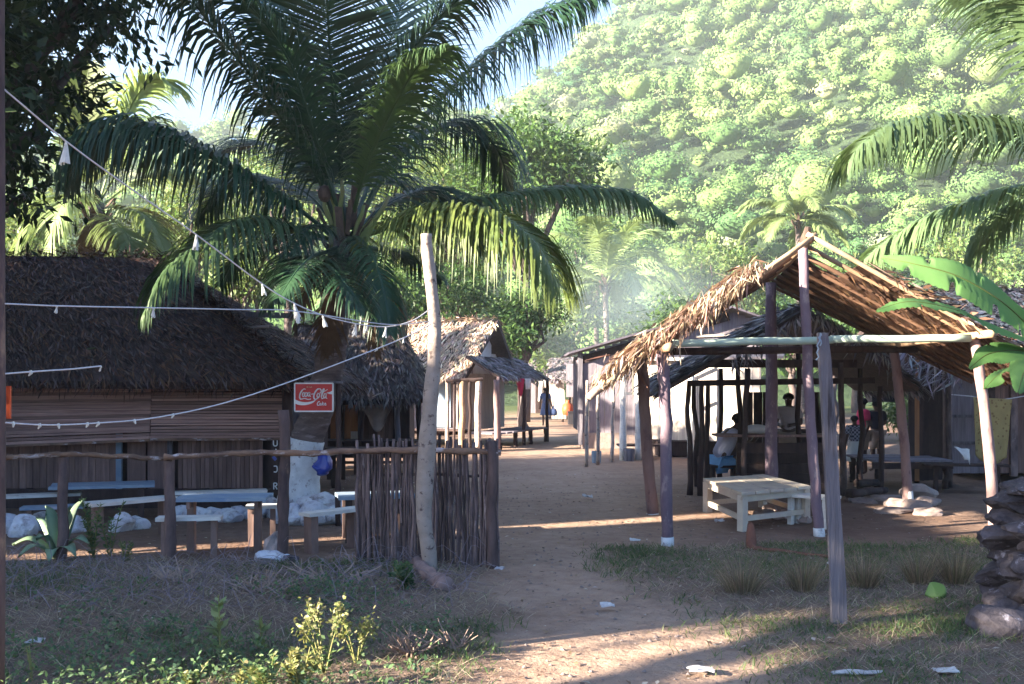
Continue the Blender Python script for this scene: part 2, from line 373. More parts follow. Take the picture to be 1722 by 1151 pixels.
def gz(x, y):
    return vnoise(x, y, .35, 1.7) * .03 * sstep(40, 20, np.abs(y))
def ground():
    ys = np.concatenate([np.linspace(-6, 4, 11), np.linspace(4.4, 14, 120), np.linspace(14.4, 60, 60), np.array([70, 90, 130, 300, 530])])
    xs = np.concatenate([np.array([-330, -200, -80, -40, -25, -16]), np.linspace(-12, -7.4, 14), np.linspace(-7.2, 7.2, 180), np.linspace(7.4, 12, 14), np.array([16, 25, 40, 80, 200, 330])])
    XX, YY = np.meshgrid(xs, ys); ZZ = np.where((np.abs(XX) < 30) & (YY < 62), 1.0, 0.0) * gz(XX, YY)
    tf = np.where((YY < 12) & (YY > 3), turf(XX, YY), 0)
    ZZ = ZZ + tf * .03
    V = np.stack([XX, YY, ZZ], -1).reshape(-1, 3)
    nx = len(xs); i, j = np.meshgrid(np.arange(len(ys) - 1), np.arange(nx - 1), indexing='ij')
    a = (i * nx + j).ravel(); F = np.stack([a, a + 1, a + nx + 1, a + nx], 1)
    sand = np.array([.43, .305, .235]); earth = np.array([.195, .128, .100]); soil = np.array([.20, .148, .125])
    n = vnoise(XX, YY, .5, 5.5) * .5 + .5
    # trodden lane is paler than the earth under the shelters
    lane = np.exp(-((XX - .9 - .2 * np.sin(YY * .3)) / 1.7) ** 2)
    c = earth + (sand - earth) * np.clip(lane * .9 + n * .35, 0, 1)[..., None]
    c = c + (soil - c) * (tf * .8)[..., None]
    far = sstep(50, 70, YY)[..., None]; c = c * (1 - far) + np.array([.10, .13, .05]) * far
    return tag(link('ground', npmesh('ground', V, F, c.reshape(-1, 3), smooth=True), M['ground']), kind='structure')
ground()

# ------------------------------------------------------------------ the wooded hill
PROF = [(-2600, 470), (-1500, 400), (-600, 330), (0, 262), (200, 240), (330, 226), (470, 205), (600, 215), (760, 225), (860, 190), (930, 105), (1000, 35), (1080, -20),
        (1200, -90), (1400, -170), (1600, -200), (1800, -190), (2200, -60), (3000, 120), (4200, 330)]
def hill_z(x, y):
    u = x / np.maximum(y, 1) * FOC + CX
    top = np.interp(u, [a for a, b in PROF], [b for a, b in PROF])
    YS = 380.0
    zt = EYE + (HZ - top - 22) / FOC * YS
    t = np.clip((y - 82) / (YS - 82), 0, 1.25)
    tt = np.where(t < 1, t ** 1.12, 1 + (t - 1) * .25)
    return zt * tt
def hill():
    ys = np.concatenate([np.linspace(80, 400, 60), np.linspace(415, 500, 5)])
    us = np.linspace(-.62, .62, 120)
    UU, YY = np.meshgrid(us, ys); XX = UU * YY
    ZZ = hill_z(XX, YY) + vnoise(XX, YY, .02, 2.2) * 16 * sstep(85, 160, YY) + vnoise(XX, YY, .05, 6.2) * 3 * sstep(85, 140, YY) - .5
    V = np.stack([XX, YY, ZZ], -1).reshape(-1, 3); nx = len(us)
    i, j = np.meshgrid(np.arange(len(ys) - 1), np.arange(nx - 1), indexing='ij'); a = (i * nx + j).ravel()
    F = np.stack([a, a + 1, a + nx + 1, a + nx], 1)
    tag(link('hill', npmesh('hill', V, F, smooth=True), M['hill']), kind='structure')
hill()

def ico(sub):
    bm = bmesh.new(); bmesh.ops.create_icosphere(bm, subdivisions=sub, radius=1); V = np.array([tuple(v.co) for v in bm.verts]); F = np.array([[v.index for v in f.verts] for f in bm.faces]); bm.free(); return V, F
ICO = {k: ico(k) for k in (1, 2, 3)}
def lobed(d, lob, amp, p):
    """radius in direction d of a crown made of rounded boughs"""
    m = np.max(np.clip(d @ lob.T, 0, 1) ** p * amp, axis=1)
    return .60 + m
def forest():
    rng = RNG; Vs, Fs, Cs, nv = [], [], [], 0; cards = []
    pal = np.array([[.19, .29, .085], [.14, .24, .07], [.24, .31, .10], [.05, .12, .05], [.03, .085, .045], [.27, .30, .13], [.34, .28, .21], [.38, .35, .27], [.16, .25, .10]])  # the two darkest greens paint shaded pockets among the trees
    prob = np.array([.21, .18, .15, .15, .12, .08, .025, .015, .07])
    def patch(x, y):                 # stands of one kind of tree rather than a mix at every step
        t = min(1, max(0, .5 + mnoise.noise((x * .035, y * .035, 3.3)) * .9 + mnoise.noise((x * .09, y * .09, 7.1)) * .5))
        return np.array([.055, .125, .05]) * (1 - t) + np.array([.225, .31, .105]) * t
    rows = []; y = 88.0
    while y < 408:
        step = 2.1 + y * .0074
        for u in np.arange(-.60, .60, step / y): rows.append((u * y + rng.normal() * step * .45, y + rng.normal() * step * .45))
        y += step * .95
    for (x, y) in rows:
        y = max(y, 84); u = x / y * FOC + CX
        if u < -120 or u > 1860: continue
        r = rng.choice([1.1, 1.6, 2.3, 3.2, 4.4], p=[.25, .30, .25, .13, .07]) * rng.uniform(.85, 1.2) * (1.02 + y / 700)
        z = float(hill_z(np.array(x), np.array(y))) + mnoise.noise((x * .02 + 2.2, y * .02 - 2.2, .81)) * 16 * min(1, (y - 84) / 75)
        col = (pal[rng.choice(len(pal), p=prob)] * .45 + patch(x, y) * .55) * rng.uniform(.9, 1.1); tall = rng.uniform(.1, 1.5); c = np.array([x, y, z + r * tall])
        if HZ - (c[2] - EYE) / y * FOC < -90: continue
        flat = rng.uniform(.5, .95); nl = rng.integers(9, 17); lob = rdir(nl); lob[:, 2] = np.abs(lob[:, 2]) * .8 + lob[:, 2] * .2; lob = nrmz(lob); amp = rng.uniform(.2, .5, nl); p = rng.uniform(7, 16)
        V0, F0 = ICO[2]
        rad = lobed(V0, lob, amp, p) * (1 + rng.normal(size=len(V0)) * .045)
        V = c + V0 * (rad * r * .66)[:, None] * np.array([1, 1, flat])
        Vs.append(V); Fs.append(F0 + nv); nv += len(V); Cs.append(np.repeat(col[None], len(V), 0) * rng.uniform(.88, 1.12, (len(V), 1)))
        size = max(.27, y * .0027); n = int(np.clip(2.9 * (r / size) ** 2, 46, 620))
        d = rdir(n); d[:, 2] = np.abs(d[:, 2]) * .7 + d[:, 2] * .3; d = nrmz(d); rr = lobed(d, lob, amp, p) * rng.uniform(.76, 1.16, n)
        q = c + d * (rr * r)[:, None] * np.array([1, 1, flat]); nr = nrmz(d + rdir(n) * .42); td = nrmz(np.cross(nr, rdir(n))); s_ = size * rng.uniform(.6, 1.4, n)
        cards.append(leaf_arrays(q - td * s_[:, None] * .5, td, nr, s_, s_ * .7, col * rng.uniform(.85, 1.15, (n, 1))))
    o = link('forest', npmesh('forest', np.concatenate(Vs), np.concatenate(Fs), np.concatenate(Cs), smooth=False), M['hill_leaf'])
    tag(o, 'sunlit forest covering the hillside behind the village', 'forest', kind='stuff')
    V, F, C = merge(cards); o2 = link('leaves', npmesh('leaves', V, F, C), M['hill_leaf'], o); o2['kind'] = 'stuff'
forest()

# ------------------------------------------------------------------ broadleaf trees of the village
def tree(name, label, base, clumps, nleaf, size, pal, trunk_r=.18, cat='tree', group=None, barkm='bark', fold=.12, limb=True):
    base = Vector(base); root = empty(name, base, label, cat, group)
    cen = sum((Vector(c[0]) for c in clumps), Vector()) / len(clumps)
    fork = base.lerp(Vector((cen.x, cen.y, cen.z)), .55)
    tb = MB(); tb.tube(pole_pts(base - Vector((0, 0, .1)), fork, .12, 8), [trunk_r * (1.25 if i == 0 else 1 - .05 * i) for i in range(8)], 8, rough=.08)
    for (c, r) in clumps:
        tb.tube(pole_pts(fork, Vector(c), .25, 7), [trunk_r * .55 * (1 - .12 * i) for i in range(7)], 6, rough=.05)
    tb.build('trunk', M[barkm], root, smooth=True)
    parts = []; vol = sum(r ** 2 for c, r in clumps)
    for (c, r) in clumps:
        n = int(nleaf * r * r / vol); c = np.array(c)
        # twigs tufts inside each clump so that gaps stay open
        nt = max(6, n // 26); td = rdir(nt); tp = c + td * (r * RNG.uniform(.45, 1.05, nt))[:, None] * np.array([1, 1, .85])
        k = RNG.integers(0, nt, n); p = tp[k] + RNG.normal(size=(n, 3)) * size * 1.2
        d = nrmz(td[k] * .7 + rdir(n) * .8 + np.array([0, 0, -.35])); nr = nrmz(rdir(n) * .7 + np.array([0, 0, .8]) + td[k] * .4)
        L = size * RNG.uniform(.7, 1.35, n)
        cols = pick(pal, n) * RNG.uniform(.8, 1.2, nt)[k][:, None]
        parts.append(leaf_arrays(p, d, nr, L, L * .36, cols, fold=fold))
    V, F, C = merge(parts)
    cr = link('crown', npmesh('crown', V, F, C), M['leaf'], root); cr['kind'] = 'stuff'
    return root
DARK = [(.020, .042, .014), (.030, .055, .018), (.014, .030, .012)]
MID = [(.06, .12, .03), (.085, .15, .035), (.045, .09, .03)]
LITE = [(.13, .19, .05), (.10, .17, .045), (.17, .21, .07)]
# dark mango-like tree whose trunk stands outside the frame beside the thatched hut
def near_tree():
    Y = 12.2; cl = []
    for (px, py, r, dy) in [(-180, -60, 1.3, -.6), (-60, 40, 1.15, 0), (60, 30, .95, .3), (150, -20, .75, .2), (-40, 190, 1.0, .5), (60, 150, .75, -.4), (20, 270, .62, .2),
                            (-110, 290, .9, .3), (200, 30, .5, .4), (-260, 130, 1.4, 0), (-260, -60, 1.5, -2.0), (-215, 120, 1.4, -2.4), (-225, -120, 1.5, -2.4), (-200, 20, 1.2, -2.8), (-250, -230, 1.5, -2.0), (-330, 20, 1.4, -1.2), (-160, -240, 1.6, .4), (60, -160, 1.2, 0), (210, -110, .8, .2), (-330, 280, 1.2, .4), (40, 330, .35, .3)]:  # clumps far left are added outside the frame to shade the palm
        cl.append((tuple(P(px, py, Y + dy)), r))
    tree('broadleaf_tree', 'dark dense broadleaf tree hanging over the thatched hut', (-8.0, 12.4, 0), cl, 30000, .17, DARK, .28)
near_tree()
def mid_tree(px, py, Y, rpx, label, pal, n=5000, name='broadleaf_tree', group=None, size=.22, spread=None):
    c = P(px, py, Y); r = rpx * Y / FOC; cl = []
    for k in range(9):
        a = k * 2.4; q = r * (.25 + .5 * (k % 3) / 2)
        cl.append(((c.x + math.cos(a) * q, c.y + math.sin(a) * q * .8, c.z + R(-.45, .5) * r), r * R(.42, .6)))
    cl.append(((c.x, c.y, c.z + .35 * r), r * .55))
    return tree(name, label, (c.x, c.y, 0), cl, n, size, pal, .16 + r * .03, group=group)
mid_tree(880, 285, 46, 125, 'large round green tree rising behind the tall palm', MID, 9000, size=.34)
mid_tree(745, 350, 50, 140, 'broad bright green tree half hidden behind the palm crown', LITE, 8000, size=.36)
mid_tree(880, 540, 40, 62, 'dark leafy tree behind the sunlit thatched hut at the lane', MID, 4500, size=.22)
mid_tree(640, 505, 33, 60, 'low dark green tree between the palm and the sunlit roof', MID, 3500, size=.2)
mid_tree(1000, 430, 66, 72, 'deep green tree just beyond the hazy palm', MID, 3500, size=.36)
mid_tree(1180, 470, 72, 80, 'pale sunlit tree behind the open shelter roof', LITE, 3500, size=.38)
mid_tree(1440, 500, 62, 80, 'sunlit tree seen past the ridge of the open shelter', LITE, 3500, size=.36)
mid_tree(1620, 430, 66, 90, 'sunlit tree above the thatched roof at the edge', LITE, 3500, size=.38)
mid_tree(330, 400, 36, 95, 'bright yellow green tree behind the dark thatched hut', LITE, 5000, size=.24)
mid_tree(60, 400, 42, 90, 'sunlit tree behind the hut at the edge of the picture', LITE, 4000, size=.28)
mid_tree(480, 330, 44, 110, 'pale green tree seen through the low palm fronds', LITE, 4500, size=.3)
mid_tree(1525, 700, 30, 34, 'yellow green sunlit bush seen between the stalls', LITE, 1800, name='bush', size=.16)
for i, (px, py, Y, rp, lab, pl) in enumerate([(600, 575, 30, 40, 'low bush right behind the palm trunk', MID), (690, 520, 38, 55, 'leafy bush above the ridge of the sunlit roof', MID), (770, 500, 42, 60, 'bush filling the gap under the broad tree', MID),
        (830, 575, 38, 46, 'bush showing past the gable of the sunlit hut', MID), (930, 590, 52, 45, 'green bush closing the far end of the lane', LITE), (1075, 560, 50, 55, 'hazy bush above the low end of the plank house roof', LITE), (960, 520, 62, 55, 'pale bush beneath the hazy palm', LITE),
        (400, 480, 30, 60, 'sunlit bush behind the hip of the dark thatch', LITE), (1260, 520, 50, 60, 'sunlit bush behind the plank house gable', LITE), (1400, 580, 34, 45, 'bush seen past the back posts of the shelter', MID)]):
    mid_tree(px, py, Y, rp, lab, pl, 2600, name='bush', size=.006 * Y)
mid_tree(1130, 545, 44, 60, 'hazy green tree behind the plank house roof', MID, 2500, size=.26)
mid_tree(1330, 560, 40, 55, 'green tree behind the dark thatch of the stall', MID, 2500, size=.24)

# ------------------------------------------------------------------ palms
def frond_mesh(pts, nl=62, Lmax=1.0, face=None, droop=.75, width=.031, rach=.028, start=.16, side_bias=(1, 1), forward=.55, ragged=.22):
    """one pinnate leaf: stalk and leaflets as one mesh; pts are world points along the stalk"""
    cur = catmull(pts, 60); mb = MB(); nl = int(nl * 1.55)
    mb.tube(cur[::3] + [cur[-1]], [rach * (1 - .9 * i / 20) + .002 for i in range(21)], 5)
    V = []; F = []
    L_tot = sum((cur[i + 1] - cur[i]).length for i in range(59))
    for i in range(nl):
        t = start + (1 - start) * i / (nl - 1); q = t * 59; k = min(int(q), 58); base = cur[k].lerp(cur[k + 1], q - k)
        tan = (cur[min(k + 2, 59)] - cur[max(k - 1, 0)]).normalized()
        ref = Vector((0, 0, 1)) if face is None else Vector(face)
        side = tan.cross(ref)
        side = side.normalized() if side.length > .05 else Vector((1, 0, 0))
        up = side.cross(tan)
        env = min(1, .55 + (t - start) * 2.2) * (1 - max(0, (t - .62) / .38) ** 1.6 * .72)
        for sgn, sb in ((-1, side_bias[0]), (1, side_bias[1])):
            L = Lmax * env * sb * (1 + R(-ragged, ragged)); w = width * R(.8, 1.2) * (.75 + .25 * env)
            d = (side * sgn * (1 + R(-.1, .1)) + tan * (forward + .5 * t + R(-.1, .1)) + up * R(.0, .25)).normalized()
            pp = base.copy(); dd = d.copy(); prev = None; sg = 4
            row = []
            dr = droop * R(.75, 1.25)
            for s in range(sg + 1):
                u = s / sg
                ww = w * (.6, 1, .85, .5, .06)[s]
                wv = dd.cross(up if abs(dd.dot(up)) < .95 else tan).cross(dd)
                wv = tan - dd * tan.dot(dd)
                wv = wv.normalized() if wv.length > .05 else side
                row.append((pp - wv * ww / 2, pp + wv * ww / 2))
                pp = pp + dd * L / sg
                dd = (dd + Vector((0, 0, -1)) * dr * (.28 + .45 * u)).normalized()
            n0 = len(V)
            for a, b in row: V += [a, b]
            for s in range(sg): F.append((n0 + 2 * s, n0 + 2 * s + 1, n0 + 2 * s + 3, n0 + 2 * s + 2))
    mb.add(V, F)
    return mb
def trunk_tube(pts, rad, n=40, ring=.025):
    cur = catmull(pts, n); rr = []
    for i in range(n):
        t = i / (n - 1) * (len(rad) - 1); k = min(int(t), len(rad) - 2); r = rad[k] + (rad[k + 1] - rad[k]) * (t - k)
        rr.append(r * (1 + (ring if i % 2 else -ring)))
    return MB().tube(cur, rr, 14, rough=.02)

PY = 12.3
palm = empty('coconut_palm', (X(505, PY), PY, 0), 'tall coconut palm with whitewashed trunk foot beside the thatched hut', 'palm tree')
tk = [P(500, 880, PY), P(506, 800, PY), P(516, 740, PY), P(538, 680, PY), P(556, 600, PY), P(566, 500, PY), P(578, 400, PY)]
trunk_tube(tk[1:], [.21, .205, .19, .185, .19, .17], 52).build('trunk', M['palm_bark'], palm, smooth=True)
wb = trunk_tube(tk[:3], [.30, .235, .218], 14, .008).build('whitewashed_foot', M['whitewash'], palm, smooth=True)
def pp(lst, Y=PY): return [P(a, b, Y + (c if len(e) > 2 else 0)) for e in lst for a, b, c in [(e + (0,))[:3]]]
CEN = [  # points along each stalk (px, py, depth offset), leaflet length, options
    ([(580, 395, 0), (571, 260, -.1), (557, 120, -.35), (549, -20, -.8), (545, -140, -1.3)], .98, dict(face=(0, -1, .2), droop=.10, nl=84, forward=.12)),
    ([(572, 395, 0), (530, 290, -.2), (450, 165, -.5), (360, 50, -.8), (290, -40, -1.0), (235, -70, -1.1)], 1.05, dict(droop=1.7, nl=95, forward=.3)),
    ([(576, 390, 0), (535, 265, .3), (482, 130, .5), (440, 20, .7), (415, -80, .8)], .85, dict(face=(.2, -1, .5), droop=.8)),
    ([(574, 390, 0), (550, 270, .6), (520, 140, 1.0), (500, 20, 1.3), (490, -90, 1.6)], .9, dict(face=(.1, -1, .3), droop=.35)),
    ([(566, 405, 0), (500, 350, -.2), (400, 290, -.5), (300, 238, -.8), (215, 214, -1.0), (150, 238, -1.1), (112, 300, -1.15)], 1.15, dict(droop=2.4, nl=120, forward=.2)),
    ([(562, 405, 0), (505, 388, -.6), (445, 373, -1.1), (390, 376, -1.5), (335, 410, -1.8), (280, 455, -2.0), (245, 520, -2.1)], .95, dict(droop=1.9, nl=90, forward=.3)),
    ([(570, 415, 0), (545, 425, -.9), (525, 432, -1.6), (500, 455, -2.2), (470, 500, -2.5)], .62, dict(droop=1.0, nl=50)),
    ([(576, 415, -.1), (556, 432, -.9), (548, 436, -1.5), (575, 470, -2.1), (612, 520, -2.3)], .6, dict(droop=1.1, nl=50)),
    ([(592, 405, 0), (640, 388, -.4), (705, 364, -.8), (780, 354, -1.1), (850, 368, -1.4), (905, 412, -1.6), (940, 480, -1.7)], 1.25, dict(droop=2.0, nl=120, forward=.2)),
    ([(598, 400, 0), (665, 376, .5), (760, 345, .9), (870, 325, 1.2), (980, 318, 1.4), (1065, 330, 1.5), (1130, 372, 1.5)], .72, dict(droop=2.0, nl=110, forward=.25)),
    ([(588, 385, 0), (616, 280, -.6), (662, 180, -1.1), (705, 110, -1.5), (755, 78, -1.9)], .72, dict(droop=1.5, nl=70)),
    ([(594, 388, 0), (650, 285, .2), (730, 180, .4), (800, 108, .6), (870, 50, .8), (940, 12, .9), (1000, -6, 1.0)], 1.2, dict(droop=1.9, nl=100, forward=.3)),
    ([(596, 390, 0), (645, 300, .8), (715, 225, 1.4), (785, 208, 1.8), (835, 250, 2.1), (860, 320, 2.2)], 1.05, dict(droop=1.7, nl=90, forward=.3)),
    ([(588, 385, 0), (612, 240, .4), (650, 90, .7), (690, -40, .9)], .95, dict(face=(-.2, -1, .3), droop=.35)),
    ([(592, 385, 0), (640, 260, 1.0), (700, 120, 1.8), (750, -10, 2.4), (800, -90, 2.8)], .95, dict(face=(-.3, -1, .4), droop=.5)),
    ([(578, 392, 0), (540, 310, .9), (490, 262, 1.7), (430, 240, 2.2), (370, 255, 2.5)], .85, dict(droop=1.0)),
    ([(584, 392, 0), (600, 330, 1.1), (640, 300, 2.0), (700, 320, 2.7), (740, 380, 3.0)], .9, dict(droop=1.0)),
    ([(568, 408, 0), (520, 400, .8), (460, 400, 1.5), (400, 430, 2.0), (370, 480, 2.2)], .8, dict(droop=1.0)),
    ([(592, 415, 0), (640, 420, .7), (690, 430, 1.2), (740, 470, 1.5)], .6, dict(droop=1.1)),
    ([(584, 405, -.1), (600, 400, -.8), (625, 425, -1.3), (645, 490, -1.6), (655, 560, -1.7)], .62, dict(droop=1.6, nl=50)),
    ([(568, 400, 0), (540, 380, -.7), (500, 395, -1.2), (465, 450, -1.5), (450, 520, -1.6)], .6, dict(droop=1.6, nl=50)),
    ([(590, 395, 0), (650, 345, .6), (720, 320, 1.2), (780, 345, 1.7), (815, 410, 2.0)], .9, dict(droop=1.6, nl=70)),
    ([(572, 392, 0), (520, 330, .5), (450, 300, 1.0), (380, 310, 1.4), (330, 370, 1.6)], .85, dict(droop=1.6, nl=70)),
    ([(586, 380, 0), (625, 220, -.3), (690, 90, -.5), (770, 0, -.6), (850, -40, -.6)], .9, dict(droop=1.3, nl=70)),
    ([(576, 380, 0), (530, 230, -.6), (480, 90, -1.0), (400, -10, -1.3), (330, -50, -1.5)], .9, dict(droop=1.4, nl=70)),
]
for i, (pts, L, kw) in enumerate(CEN):
    frond_mesh(pp(pts), Lmax=L, **kw).build('frond', M[{8: 'frond_lit', 9: 'frond_mid', 10: 'frond_mid', 4: 'frond', 5: 'frond_mid'}.get(i, 'frond')], palm)  # paler materials paint sunlight onto some of these fronds
for pts, L in [([(590, 420), (604, 470, -.3), (622, 530, -.4), (636, 600, -.3)], .35), ([(575, 425), (560, 480, -.4), (552, 540, -.3), (548, 600, -.2)], .35),
               ([(596, 420, 0), (640, 460, .5), (670, 510, .6), (680, 560, .6)], .4), ([(566, 420, .1), (530, 460, .3), (505, 510, .5), (495, 560, .5)], .35)]:
    frond_mesh(pp(pts), nl=34, Lmax=L, droop=1.3, ragged=.5, width=.03).build('dry_frond', M['frond_dead'], palm)
fb = MB()
for k in range(46):                                     # torn leaf bases and fibre round the crown
    a = R(0, 6.28); z0 = R(-.75, .25); p = P(580, 410, PY) + Vector((math.cos(a) * .17, math.sin(a) * .17, z0))
    q = p + Vector((math.cos(a) * R(.06, .24), math.sin(a) * R(.06, .24), R(.15, .5)))
    fb.plank(p, q, R(.05, .11), .015, (math.cos(a), math.sin(a), .2), jit=.01)
fb.build('leaf_bases', M['fibre'], palm)
st = MB()
for (a, b, c, d) in [(575, 420, 575, 300), (600, 420, 655, 330), (590, 425, 612, 345), (560, 420, 545, 330), (570, 415, 555, 300)]:
    st.tube(pole_pts(P(a, b, PY - .1), P(c, d, PY - .2), .03, 6), [.045, .04, .034, .03, .026, .02], 6)
st.build('leaf_stalks', M['rachis'], palm, smooth=True)
for (a, b) in [(546, 326), (600, 452), (560, 455), (612, 440)]:       # coconuts
    c = P(a, b, PY - .22); bm = bmesh.new(); bmesh.ops.create_icosphere(bm, subdivisions=2, radius=.085)
    for v in bm.verts: v.co.z *= 1.25
    me = bpy.data.meshes.new('coconut'); bm.to_mesh(me); bm.free(); me.transform(Matrix.Translation(c)); link('coconut', me, M['fibre'], palm)

def palm_at(label, crown, Y, fronds, trunk, mats, Lm, rt=.14, nl=56, width=.04, stems=True, gbase=None, group=None):
    c = P(crown[0], crown[1], Y); b = gbase or Vector((c.x + R(-.3, .3), Y, 0))
    root = empty('coconut_palm', b, label, 'palm tree', group)
    trunk_tube([b - Vector((0, 0, .1)), b.lerp(c, .5) + Vector((R(-.2, .2), 0, 0)), c + Vector((0, 0, .1))], [rt * 1.3, rt, rt * .9], 30).build('trunk', M['palm_bark'], root, smooth=True)
    f2 = MB()
    for k in range(14):
        a = R(0, 6.28); p = c + Vector((math.cos(a) * rt, math.sin(a) * rt, R(-.5, .1)))
        f2.plank(p, p + Vector((math.cos(a) * .25, math.sin(a) * .25, R(.2, .6))), .12, .02, (math.cos(a), math.sin(a), .2))
    f2.build('leaf_bases', M['fibre'], root)
    for pts, kw in fronds:
        kk = dict(nl=nl, Lmax=Lm, width=width, droop=1.0, rach=.03); m = kw.pop('m', mats); kk.update(kw)
        frond_mesh(pp(pts, Y), **kk).build('frond', M[m], root)
    return root
# palm standing just outside the frame, its fronds reaching in
palm_at('palm whose long fronds hang in over the banana leaves', (1835, 290), 11.5, [
    ([(1835, 290), (1760, 238, -.2), (1680, 212, -.4), (1585, 203, -.6), (1500, 214, -.7), (1452, 240, -.8), (1432, 268, -.8)], dict(nl=105, Lmax=.85, droop=2.2, forward=.2)),
    ([(1835, 310), (1760, 308, .1), (1680, 325, .3), (1600, 352, .4), (1540, 380, .5), (1490, 408, .5), (1458, 434, .5)], dict(nl=100, Lmax=.85, droop=1.4, forward=.3)),
    ([(1835, 320), (1760, 330, .6), (1700, 350, .9), (1655, 395, 1.1), (1620, 450, 1.2)], dict(nl=80, Lmax=.7, droop=2.0, forward=.3)),
    ([(1835, 285), (1800, 150, -.3), (1760, 40, -.6), (1700, -20, -.8), (1650, -40, -.9)], dict(nl=70, Lmax=.9, droop=1.15)),
    ([(1835, 285), (1790, 120, .5), (1740, 20, .9), (1670, -30, 1.2), (1610, -20, 1.3)], dict(nl=60, Lmax=.7, droop=1.1)),
    ([(1835, 285), (1810, 60, .2), (1790, -120, .3)], dict(face=(0, -1, .2), droop=.3)),
    ([(1835, 285), (1900, 120, .3), (2000, 0, .4), (2150, 30, .5)], {}),
    ([(1835, 300), (1930, 240, .3), (2050, 240, .4), (2160, 330, .5)], {}),
    ([(1835, 300), (1850, 260, 1.2), (1880, 260, 2.3), (1900, 330, 3.1)], {}),
    ([(1835, 300), (1830, 230, -1.2), (1830, 240, -2.2), (1840, 330, -2.9)], {}),
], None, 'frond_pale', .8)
palm_at('sunlit palm behind the ridge of the dark thatched hut', (162, 350), 24, [
    ([(160, 345), (146, 270, -.2), (140, 190, -.4), (150, 110, -.6)], dict(face=(0, -1, .2), droop=.4)),
    ([(165, 345), (195, 250, -.2), (225, 170, -.3), (262, 134, -.4), (300, 152, -.5)], dict(m='frond_far')),
    ([(165, 345), (215, 260, .4), (250, 215, .6), (275, 240, .7)], {}),
    ([(158, 345), (150, 230, .3), (158, 160, .5), (140, 120, 1), (110, 160, 1.3)], dict(m='frond_far')),
    ([(168, 355), (215, 350, -.6), (255, 372, -1.0), (280, 430, -1.2)], {}),
    ([(155, 355), (110, 350, -.6), (60, 375, -1.0), (25, 430, -1.2)], dict(m='frond_far')),
    ([(160, 355), (130, 330, -1.2), (100, 350, -1.8), (80, 420, -2)], dict(m='frond_far')),
    ([(165, 360), (190, 370, -1.4), (215, 400, -2.0), (225, 450, -2.2)], {}),
    ([(155, 350), (80, 290, .6), (10, 270, 1.0), (-50, 310, 1.2)], {}),
    ([(165, 350), (240, 300, .9), (320, 300, 1.4), (380, 360, 1.6)], dict(m='frond_far')),
    ([(160, 365), (150, 390, -.3), (148, 430, -.4)], dict(m='frond_dead', Lmax=.4)),
    ([(165, 365), (180, 395, -.3), (190, 440, -.4)], dict(m='frond_dead', Lmax=.4)),
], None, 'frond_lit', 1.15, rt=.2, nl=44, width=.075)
def far_palm(label, c, Y, s, seed):
    random.seed(seed); fr = []
    for k in range(15):
        a = k / 15 * 6.283 + R(-.15, .15); el = R(.5, 1.35) if k % 3 else R(-.1, .5)
        L = R(3.6, 4.6) * s; o = P(c[0], c[1], Y); pts3 = []
        d = Vector((math.cos(a) * math.cos(el), math.sin(a) * math.cos(el), math.sin(el))); p = o.copy(); pts3.append(p.copy())
        for q in range(5):
            p = p + d * L / 5; d = (d + Vector((0, 0, -.26 - .1 * q))).normalized(); pts3.append(p.copy())
        fr.append(pts3)
    b = P(c[0], c[1], Y); root = empty('coconut_palm', (b.x, Y, 0), label, 'palm tree')
    trunk_tube([Vector((b.x + .3, Y, -.1)), Vector((b.x + .1, Y, b.z * .5)), b], [.24, .17, .16], 20).build('trunk', M['palm_bark'], root, smooth=True)
    for f in fr:
        frond_mesh(f, nl=34, Lmax=1.0 * s, width=.11, droop=.85, rach=.05).build('frond', M['frond_far'], root)
    c2 = MB()
    for k in range(12):
        a = R(0, 6.28); p = b + Vector((math.cos(a) * .15, math.sin(a) * .15, R(-.6, .2))); c2.plank(p, p + Vector((math.cos(a) * .3, math.sin(a) * .3, .5)), .15, .03, (math.cos(a), math.sin(a), .2))
    c2.build('leaf_bases', M['fibre'], root)
far_palm('hazy palm standing over the end of the lane', (1018, 480), 60, 1.5, 5)
far_palm('bright hazy palm behind the peak of the open shelter', (1342, 372), 60, 1.0, 9)
random.seed(21)

# ------------------------------------------------------------------ morning haze over village and hill
def haze():
    m = bpy.data.materials.new('haze_air'); m.use_nodes = True; nt = m.node_tree; nt.nodes.remove(nt.nodes['Principled BSDF'])
    v = nt.nodes.new('ShaderNodeVolumePrincipled'); v.inputs['Color'].default_value = (.84, .95, 1.0, 1); v.inputs['Density'].default_value = .00048; v.inputs['Anisotropy'].default_value = .1
    nt.links.new(v.outputs[0], nt.nodes['Material Output'].inputs['Volume'])
    try: m.cycles.homogeneous_volume = True
    except Exception: pass
    mb = MB(); mb.box((0, 262, 118), (334, 276, 119.5)); o = mb.build('haze', m)
    tag(o, 'pale morning haze hanging over the village and the hill', 'haze', kind='stuff')
haze()

